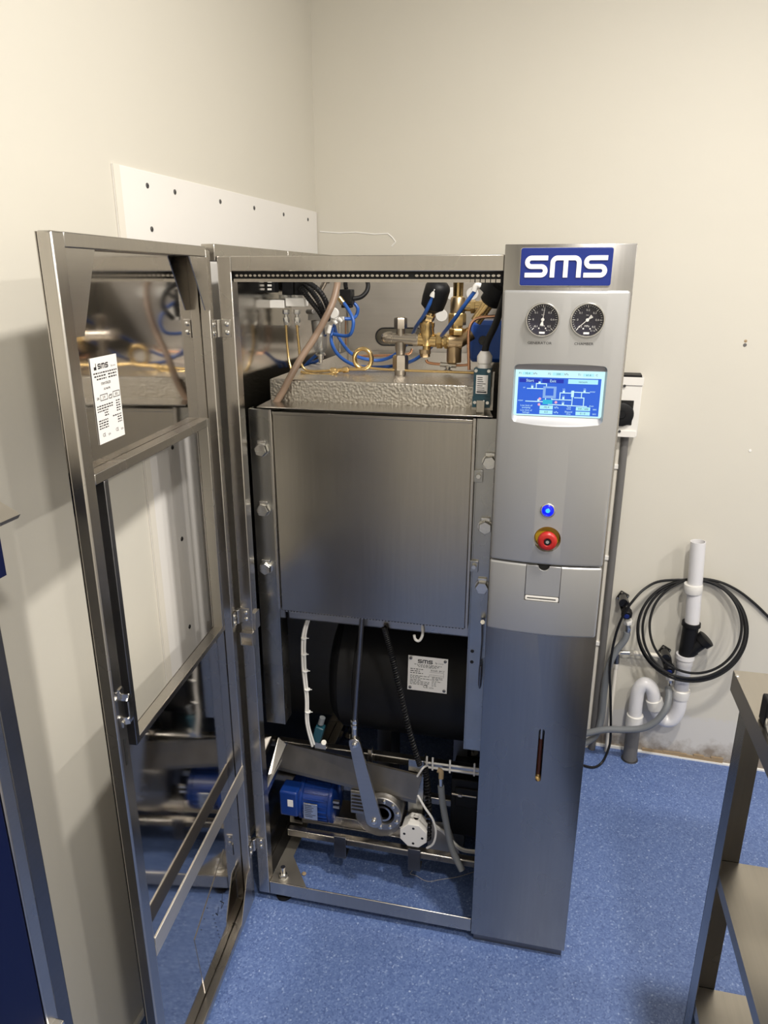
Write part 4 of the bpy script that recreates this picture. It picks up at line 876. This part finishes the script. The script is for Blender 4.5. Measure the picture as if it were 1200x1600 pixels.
obj('switch_gland', MB().cyl(at(501, 1131, .145), at(504, 1121, .145), .008, 12), 'grey_hose', sl)
# foot plate and levelling bolt
g0, g1, g2, g3 = atz(424, 1380, .0585), atz(476, 1385, .0585), atz(449, 1343, .0585), atz(462, 1308, .0585)
P('foot_plate', MB().prism([V((.0305, .0050, .0585)), V((.135, .0050, .0585)), V((.062, .105, .0585)), V((.062, .30, .0585)), V((.0305, .30, .0585))], (0, 0, .003)), 'dull_steel', bevel=.0006)
c = atz(443, 1370, .062); fb_ = P('levelling_bolt', MB().cyl(c-V((0, 0, .062)), c+V((0, 0, .034)), .0065, 14), 'zinc')
obj('bolt_nut', MB().cyl(c, c+V((0, 0, .002)), .0135, 20).hexa(c+V((0, 0, .002)), c+V((0, 0, .012)), .0115), 'zinc', fb_)
obj('bolt_foot', MB().lathe(c-V((0, 0, c.z)), (0, 0, 1), [(0, .022), (.006, .022), (.010, .012)], 20), 'black_rubber', fb_)
for xx, yy in ((.05, .75), (.5, .75)):
    P('levelling_bolt', MB().cyl((xx, yy, .0), (xx, yy, .07), .0065, 12).cyl((xx, yy, 0), (xx, yy, .01), .02, 16), 'zinc')

# ------------------------------------------------------------------ white sheet on the left wall
ztop = 1.806; py0 = leftw(172, 253); b_edge = (CORNER-py0).dot(WN)
WP = thing('wall_sheet', 'white plastic protective sheet screwed to the left wall behind the sterilizer', 'wall sheet', wall(.002, .5, .3))
obj('sheet', MB().prism([wall(.0, .004, .02), wall(.004, .004, .02), wall(.004, b_edge, .02), wall(.0, b_edge, .02)], (0, 0, ztop-.02)), 'panel_sheet', WP, bevel=.001)
obj('edge_strip', MB().prism([wall(.004, b_edge-.020, .02), wall(.0052, b_edge-.020, .02), wall(.0052, b_edge, .02), wall(.004, b_edge, .02)], (0, 0, ztop-.02)), 'cream_paint', WP)
for q in ((230, 290), (273, 300), (344, 315), (397, 325), (443, 335), (481, 343), (237, 358), (269, 699), (284, 842), (296, 979)):
    p = leftw(*q, .004); obj('screw', MB().lathe(p, WM, [(-.001, .0055), (.0012, .005), (.002, .003)], 12).mat(1).lathe(p+WM*.002, WM, [(0, .002), (.0003, .002)], 6), ['dark_steel', 'ink'], WP)
# ------------------------------------------------------------------ wall services on the right
EB = thing('switch_box', 'white metal wall box with a black round socket behind the control column', 'electrical box', back(985, 683))
b0, b1 = back(1000, 590, .07), back(995, 683, .07)
a1_ = (b0-CORNER).dot(WM)+.010; zt_, zb_ = b0.z, b1.z
mb = MB()
def wbox(mb, a0, a1, o0, o1, z0, z1): return mb.prism([wall(a0, o0, z0), wall(a1, o0, z0), wall(a1, o1, z0), wall(a0, o1, z0)], (0, 0, z1-z0))
obj('box_body', wbox(MB(), a1_-.10, a1_, .0, .066, zb_, zt_), 'white_plastic', EB, bevel=.002)
obj('box_flange', wbox(MB(), a1_-.102, a1_+.002, .0, .070, zt_-.024, zt_), 'white_plastic', EB, bevel=.001)
obj('box_flange', wbox(MB(), a1_-.102, a1_-.004, .0, .070, zb_-.002, zb_+.018), 'white_plastic', EB, bevel=.001)
obj('box_lid', wbox(MB(), a1_-.11, a1_-.004, .004, .066, zt_+.0005, zt_+.006), 'black_plastic', EB)
c = back(972, 647, .067); ca = (c-CORNER).dot(WM)
obj('socket_plate', wbox(MB(), ca-.03, ca+.030, .0655, .0685, c.z-.032, c.z+.042), 'black_gloss', EB)
obj('socket_dial', MB().lathe(c+V((-.002, 0, 0)), -WN, [(0, .036), (.012, .035), (.014, .031), (.014, .012), (.018, .010)], 32), 'black_plastic', EB)
for q in ((976, 603), (968, 674)): obj('box_screw', MB().cyl(back(*q, .069), back(*q, .073), .004, 10), 'ink', EB)
DKP = tag(obj('conduit_pipe', MB().tube([wall((back(976, 690, .03)-CORNER).dot(WM), .03, zb_-.003), wall((back(976, 690, .03)-CORNER).dot(WM), .03, .0)], .012, 14), 'grey_pvc'), 'dark grey vertical conduit pipe below the white wall box', 'pipe')
LP = thing('cream_conduit', 'cream vertical conduit with clips between control column and dark pipe', 'conduit', wall((back(962, 720, .02)-CORNER).dot(WM), .02, 0))
la = (back(961, 740, .02)-CORNER).dot(WM)
obj('conduit', MB().tube([wall(la, .02, 1.2), wall(la, .02, .0)], .009, 12), 'cream_paint', LP)
for q in (727, 870, 1005): z_ = back(950, q, .02).z; obj('conduit_clip', wbox(MB(), la-.010, la+.0095, .0, .034, z_-.008, z_+.008), 'white_plastic', LP, bevel=.002)
# drain pipe with trap
DR = thing('drain_pipe', 'white plastic drain standpipe with black branch and trap on the back wall', 'drain pipe', V((back(987, 1185, .06).x, back(987, 1185, .06).y, 0)))
b5 = lambda px, py, off=.055: back(px, py, off)
PR = .0225
def dp_(name, a, b, r, m, n=24): return obj(name, MB().cyl(a, b, r, n), m, DR)
top = b5(1091, 846); t2 = b5(1081, 975)
mb = MB(); ax = (t2-top).normalized(); mb.lathe(top, ax, [(.0, PR), ((t2-top).length, PR)], 28); mb.f.pop(-2); mb.m.pop(-2); mb.lathe(top, ax, [(.06, PR-.002), (0, PR-.002)], 28); mb.f.pop(); mb.m.pop(); mb.lathe(top, ax, [(0, PR-.002), (0, PR)], 28); mb.f.pop(); mb.m.pop(); mb.f.pop(); mb.m.pop()
obj('standpipe', mb, 'pvc', DR, fix=False)
c1, c2 = b5(1083.5, 912), b5(1082.5, 926); obj('pipe_clamp', MB().lathe(c1, c2-c1, [(0, PR+.005), (.004, PR+.006), ((c2-c1).length-.004, PR+.006), ((c2-c1).length, PR+.004)], 28), 'white_plastic', DR)
c1, c2 = b5(1080.5, 972), b5(1071, 1028)
obj('branch_tee', MB().lathe(c1, c2-c1, [(0, PR+.006), (.012, PR+.007), (.014, PR+.002), ((c2-c1).length, PR+.001)], 26).lathe(b5(1073, 1020), b5(1112, 992)-b5(1073, 1020), [(0, PR-.002), (.058, PR-.001), (.060, PR+.005), (.076, PR+.0065), (.080, PR+.0065), (.082, PR+.002)], 26).cyl(b5(1073, 1020)-V((0, 0, 0)), b5(1083, 1013), PR+.001, 20), 'black_plastic', DR)
c1, c2 = b5(1071, 1022), b5(1062.5, 1090); Lk = (c2-c1).length
obj('pipe_socket', MB().lathe(c1, c2-c1, [(0, PR+.006), (.014, PR+.007), (.016, PR+.004), (.035, PR+.004), (.042, PR+.001), (Lk, PR+.001)], 28), 'pvc', DR)
c1, c2 = b5(1064.5, 1076), b5(1063, 1090); obj('pipe_clamp', MB().lathe(c1, c2-c1, [(0, PR+.003), (.003, PR+.006), (.012, PR+.0065), ((c2-c1).length, PR+.003)], 28), 'white_plastic', DR)
tr1 = catmull([b5(1063, 1088), b5(1060, 1108), b5(1050, 1124), b5(1036, 1124), b5(1026, 1110), b5(1022, 1092), b5(1018, 1076), b5(1008, 1068), b5(998, 1077), b5(994, 1096), b5(991, 1126)], 8)
obj('trap_bend', MB().tube(tr1, PR, 22), 'pvc', DR)
c1, c2 = b5(1022, 1092), b5(1025.5, 1106); obj('trap_nut', MB().lathe(c1, c2-c1, [(0, PR+.003), (.002, PR+.005), ((c2-c1).length, PR+.005)], 24), 'white_plastic', DR)
c1, c2 = b5(992.5, 1116), b5(990.5, 1134); obj('trap_nut', MB().lathe(c1, c2-c1, [(0, PR+.003), (.002, PR+.005), ((c2-c1).length, PR+.006)], 24), 'white_plastic', DR)
c1 = b5(990.5, 1130); obj('floor_pipe', MB().cyl(c1, V((c1.x, c1.y, 0.0)), PR+.001, 24), 'grey_pvc', DR)
obj('floor_collar', MB().lathe((c1.x, c1.y, 0), (0, 0, 1), [(0, .029), (.003, .028), (.0032, .024)], 24), 'dark_steel', DR)
# taps with their grey hoses
def tap(label, q, hose):
    px, py = q; t = thing('wall_tap', label, 'tap', back(px, py, 0))
    c = back(px, py, .05)
    Xd, Zd = (WM+V((0, 0, 1))*.25).normalized(), (V((0, 0, 1))-WM*.25).normalized()
    r = .0225
    obj('square_flange', MB().prism([c+WN*.046+(WM*math.cos(a_)+V((0, 0, 1))*math.sin(a_))*r for a_ in (.3, .3+math.pi/2, .3+math.pi, .3+1.5*math.pi)], -WN*.012), 'black_plastic', t, bevel=.003)
    for k in range(4):
        a_ = .3+k*math.pi/2; p = c+WN*.034+(WM*math.cos(a_)+V((0, 0, 1))*math.sin(a_))*r*.72; obj('flange_screw', MB().lathe(p, -WN, [(-.001, .0035), (.002, .003)], 8), 'zinc', t)
    e = back(px+7, py+28, .05)
    obj('tap_body', MB().lathe(c+WN*.03, (e-c-WN*.03), [(0, .014), (.02, .017), ((e-c).length, .013)], 18).cyl(c+WN*.03, c-WN*.012, .014, 18), 'black_gloss', t)
    obj('tap_knob', MB().lathe(back(px+5, py+14, .05), -WN+V((0, 0, -.3)), [(0, .017), (.018, .019), (.026, .017), (.028, .010)], 8), 'black_plastic', t, bevel=.002)
    obj('knob_cap', MB().lathe(back(px+5, py+14, .05)+(-WN+V((0, 0, -.3))).normalized()*.028, -WN+V((0, 0, -.3)), [(0, .0085), (.002, .008)], 14), 'sign_blue', t)
    f2 = back(px+8, py+40, .05)
    obj('hose_union', MB().cyl(e, e+(f2-e)*.55, .0125, 14).hexa(e+(f2-e)*.2, e+(f2-e)*.6, .0150), 'white_plastic', t)
    g_ = back(px+7, py+52, .05); obj('hose_tail', MB().cyl(e+(f2-e)*.55, g_, .0088, 12).hexa(f2, f2+(g_-f2)*.5, .0095), 'zinc', t)
    obj('grey_hose', MB().tube(catmull([back(*h) for h in hose], 8), .0112, 14), 'grey_hose', t)
    return t
tap('black wall tap with square flange highest beside the control column, grey hose below', (974, 940), [(980, 988, .05), (976, 1000, .052), (962, 1018, .055), (950, 1045, .06), (944, 1080, .06), (940, 1120, .06), (930, 1150, .07), (905, 1165, .09)])
tp2 = tap('black wall tap with blue cap in front of the drain trap, looping grey hose', (1040, 1026), [(1044, 1074, .06), (1045, 1088, .085), (1040, 1108, .11), (1025, 1127, .12), (1003, 1138, .12), (975, 1140, .115), (945, 1140, .11), (915, 1146, .11)])
PP = thing('water_pipe', 'thin chrome and white water pipe joining the two black taps', 'pipe', back(962, 1185, .02))
obj('cross_pipe', MB().tube([back(964, 1019, .03), back(990, 1020, .03)], .0075, 12).hexa(back(964, 1019, .03), back(969, 1019, .03), .0105).hexa(back(984, 1020, .03), back(990, 1020, .03), .0095), 'zinc', PP)
obj('white_sleeve', MB().tube([back(990, 1020, .03), back(1034, 1025, .03)], .008, 12), 'cream_paint', PP)
obj('elbow', MB().tube(catmull([back(966, 1010, .03), back(964, 1020, .03), back(963, 1036, .03)], 6), .0095, 12), 'dark_steel', PP)
pa = back(963, 1036, .03); obj('down_pipe', MB().tube([pa, V((pa.x, pa.y, 0))], .0068, 12).hexa(pa, pa-V((0, 0, .02)), .0095), 'cream_paint', PP)
# coiled black cable
cable = []
loops = [(1082, 985, 86, 80, 0), (1084, 984, 80, 78, 1), (1081, 983, 84, 77, 2), (1087, 979, 72, 73, 3)]
cable += [atz(900, 1192, .006), atz(925, 1199, .006), atz(940, 1192, .008), back(950, 1172, .10), back(954, 1150, .09), back(954, 1090, .085), back(953, 1045, .08), back(960, 1000, .08), back(972, 965, .085), back(988, 940, .085), back(1010, 918, .06), back(1040, 907, .02)]
for (cx, cy, rx, ry, k) in loops:
    n_ = 16
    for j in range(n_):
        an = -math.pi/2+2*math.pi*(j+.8*(k == 0))/n_
        off = .058+.048*math.sin(an)
        off = max(.012, off)+k*.004
        cable.append(back(cx+rx*math.cos(an), cy+ry*math.sin(an), off))
cable += [back(1085, 904, .014), back(1120, 908, .012), back(1150, 921, .010), back(1178, 942, .008), back(1205, 968, .008), back(1240, 1000, .008)]
tag(obj('black_cable', MB().tube(catmull(cable, 6), .0042, 8), 'black_rubber'), 'coiled black cable hung round the white drain standpipe', 'cable')
# plugs and chipped spots on the right part of the wall
WAx = thing('wall_plug', 'small brown wall plug in the cream wall right of the gauges', 'wall plug', back(1164, 536))
obj('plug_hole', MB().lathe(back(1164, 539), -WN, [(-.001, .0055), (.002, .0045), (.002, .0025)], 10), 'dark_steel', WAx)
obj('plug_chip', MB().lathe(back(1165, 533), -WN, [(-.001, .006), (.0012, .003)], 7), 'amber_wall', WAx)
tag(obj('wall_plug', MB().lathe(back(1172, 704), -WN, [(-.001, .0045), (.0015, .004), (.0015, .002)], 10), 'white_print'), 'tiny white wall plug low on the cream wall to the right', 'wall plug')

# ------------------------------------------------------------------ work table at the right edge
TZ = .95; tA = atz(1146, 1047, TZ)
WT = thing('work_table', 'stainless steel work table with two lower shelves at the right edge', 'table', V((tA.x+.5, tA.y-.6, 0)))
tx0, ty1 = tA.x, tA.y; tx1, ty0 = tx0+.70, ty1-1.30
obj('table_top', MB().box((tx0, ty0, TZ-.0015), (tx1, ty1, TZ)).box((tx0, ty0, TZ-.040), (tx0+.0015, ty1, TZ-.0015)).box((tx0, ty1-.0015, TZ-.04), (tx1, ty1, TZ-.0015)).box((tx1-.0015, ty0, TZ-.04), (tx1, ty1, TZ-.0015)).box((tx0, ty0, TZ-.04), (tx1, ty0+.0015, TZ-.0015)), 'table_steel', WT, smooth=0)
lg = []
for (x_, y_, dx, dy) in ((tx0+.012, ty1-.030, 1, -1), (tx1-.012, ty1-.030, -1, -1), (tx0+.012, ty0+.03, 1, 1), (tx1-.012, ty0+.03, -1, 1)):
    mb = MB().box((min(x_, x_+dx*.002), min(y_, y_+dy*.045), 0.0), (max(x_, x_+dx*.002), max(y_, y_+dy*.045), TZ-.002)).box((min(x_, x_+dx*.045), min(y_, y_+dy*.002), 0.0), (max(x_, x_+dx*.045), max(y_, y_+dy*.002), TZ-.002))
    obj('leg', mb, 'column_steel', WT, smooth=0)  # darker steel than the top: the legs' shaded side put into the colour
for z_ in (.565, .245):
    obj('shelf', MB().box((tx0+.0145, ty0+.033, z_-.0015), (tx1-.0145, ty1-.033, z_)).box((tx0+.0145, ty0+.033, z_-.028), (tx0+.016, ty1-.033, z_-.0015)).box((tx0+.0145, ty1-.0345, z_-.028), (tx1-.0145, ty1-.033, z_-.0015)), 'table_steel', WT, smooth=0)
p = atz(1152, 1056, TZ); obj('table_rivet', MB().lathe(p, (0, 0, 1), [(0, .004), (.0012, .003)], 12), 'zinc', WT)
kp = atz(1199, 1150, TZ); KP = thing('toggle_clamp', 'black and chrome clamp lying on the steel table edge', 'clamp', kp+V((.02, 0, 0)))
obj('clamp_body', MB().box((kp.x-.001, kp.y+.02, TZ+.0003), (kp.x+.05, kp.y+.05, TZ+.045)), 'black_plastic', KP, bevel=.003)
obj('clamp_hook', MB().tube(catmull([V((kp.x+.004, kp.y+.02, TZ+.02)), V((kp.x-.004, kp.y-.005, TZ+.018)), V((kp.x+.002, kp.y-.03, TZ+.006)), V((kp.x+.03, kp.y-.05, TZ+.005))], 6), .003, 8), 'zinc', KP)

# ------------------------------------------------------------------ navy cabinet at the left edge
fx = .0; ce = onplane(62, 1358, V((fx, 0, 0)), V((1, 0, 0))); cy1 = ce.y; cw = .70
BC = thing('washer_cabinet', 'stainless cabinet with navy blue front cut off by the left edge', 'cabinet', V((fx-.05, cy1-cw/2, 0)))
wl = lambda y_: CORNER.x+math.tan(-WY)*0
bx0 = leftw(62, 1358).x+.012
obj('cabinet_body', MB().box((bx0, cy1-cw, .0), (fx-.004, cy1, 1.24)), 'dark_steel', BC, bevel=.002)
obj('front_stile', MB().box((fx-.004, cy1-.028, .06), (fx+.010, cy1, 1.24)), 'dark_steel', BC, bevel=.002)
fd = obj('front_door', MB().box((fx-.003, cy1-cw+.03, .08), (fx+.014, cy1-.056, 1.22)), 'navy', BC, bevel=.002)
obj('door_edge', MB().box((fx-.003, cy1-.055, .08), (fx+.016, cy1-.033, 1.22)), 'steel', BC, bevel=.002)
pp_ = onplane(88, 1590, V((fx+.016, 0, 0)), V((1, 0, 0))); obj('door_hinge', MB().box((fx+.010, pp_.y-.03, pp_.z-.03), (fx+.03, pp_.y, pp_.z)), 'zinc', BC, bevel=.002)
tip = onplane(32, 803, V((fx+.02, 0, 0)), V((1, 0, 0)))
obj('hood', MB().prism([V((fx+.02, tip.y, tip.z)), V((fx+.016, tip.y, tip.z-.006)), V((bx0+.02, tip.y, tip.z-.006)), V((bx0, tip.y, tip.z+.07)), V((bx0+.02, tip.y, tip.z+.075))], (0, -.8, 0)), 'steel', BC, smooth=0)
obj('hood_panel', MB().box((bx0, cy1-cw, 1.2405), (fx-.006, tip.y-.012, tip.z-.0062)), 'navy', BC)

# ------------------------------------------------------------------ small things on the floor
tag(obj('thread', MB().tube(catmull([atz(741, 1362, .002), atz(715, 1370, .002), atz(690, 1374, .002), atz(668, 1377, .002), atz(650, 1368, .002), atz(641, 1365, .002), atz(648, 1357, .002)], 8), .0007, 5), 'thread'), 'loose pale thread lying on the blue floor under the machine', 'thread')
p = atz(475, 1366, 0); tag(obj('crumb', MB().lathe(p, (0, 0, 1), [(0, .006), (.003, .007), (.006, .004)], 7), 'amber_wall'), 'small brown crumb on the blue floor beside the foot plate', 'debris')
# ceiling downlights and added fill lamps (out of view, they light the room)
for i, (lx, ly, pw) in enumerate(DOWNLIGHTS_AND_FILL):
    t = thing('ceiling_downlight_and_fill', 'unseen round ceiling downlight, right-hand pair added as fill', 'light', V((lx, ly, CEIL)), 'ceiling downlights')
    obj('lamp_ring', MB().lathe((lx, ly, CEIL), (0, 0, -1), [(0, .105), (.006, .104), (.008, .098), (.006, .085), (.001, .083)], 32), 'white_plastic', t)
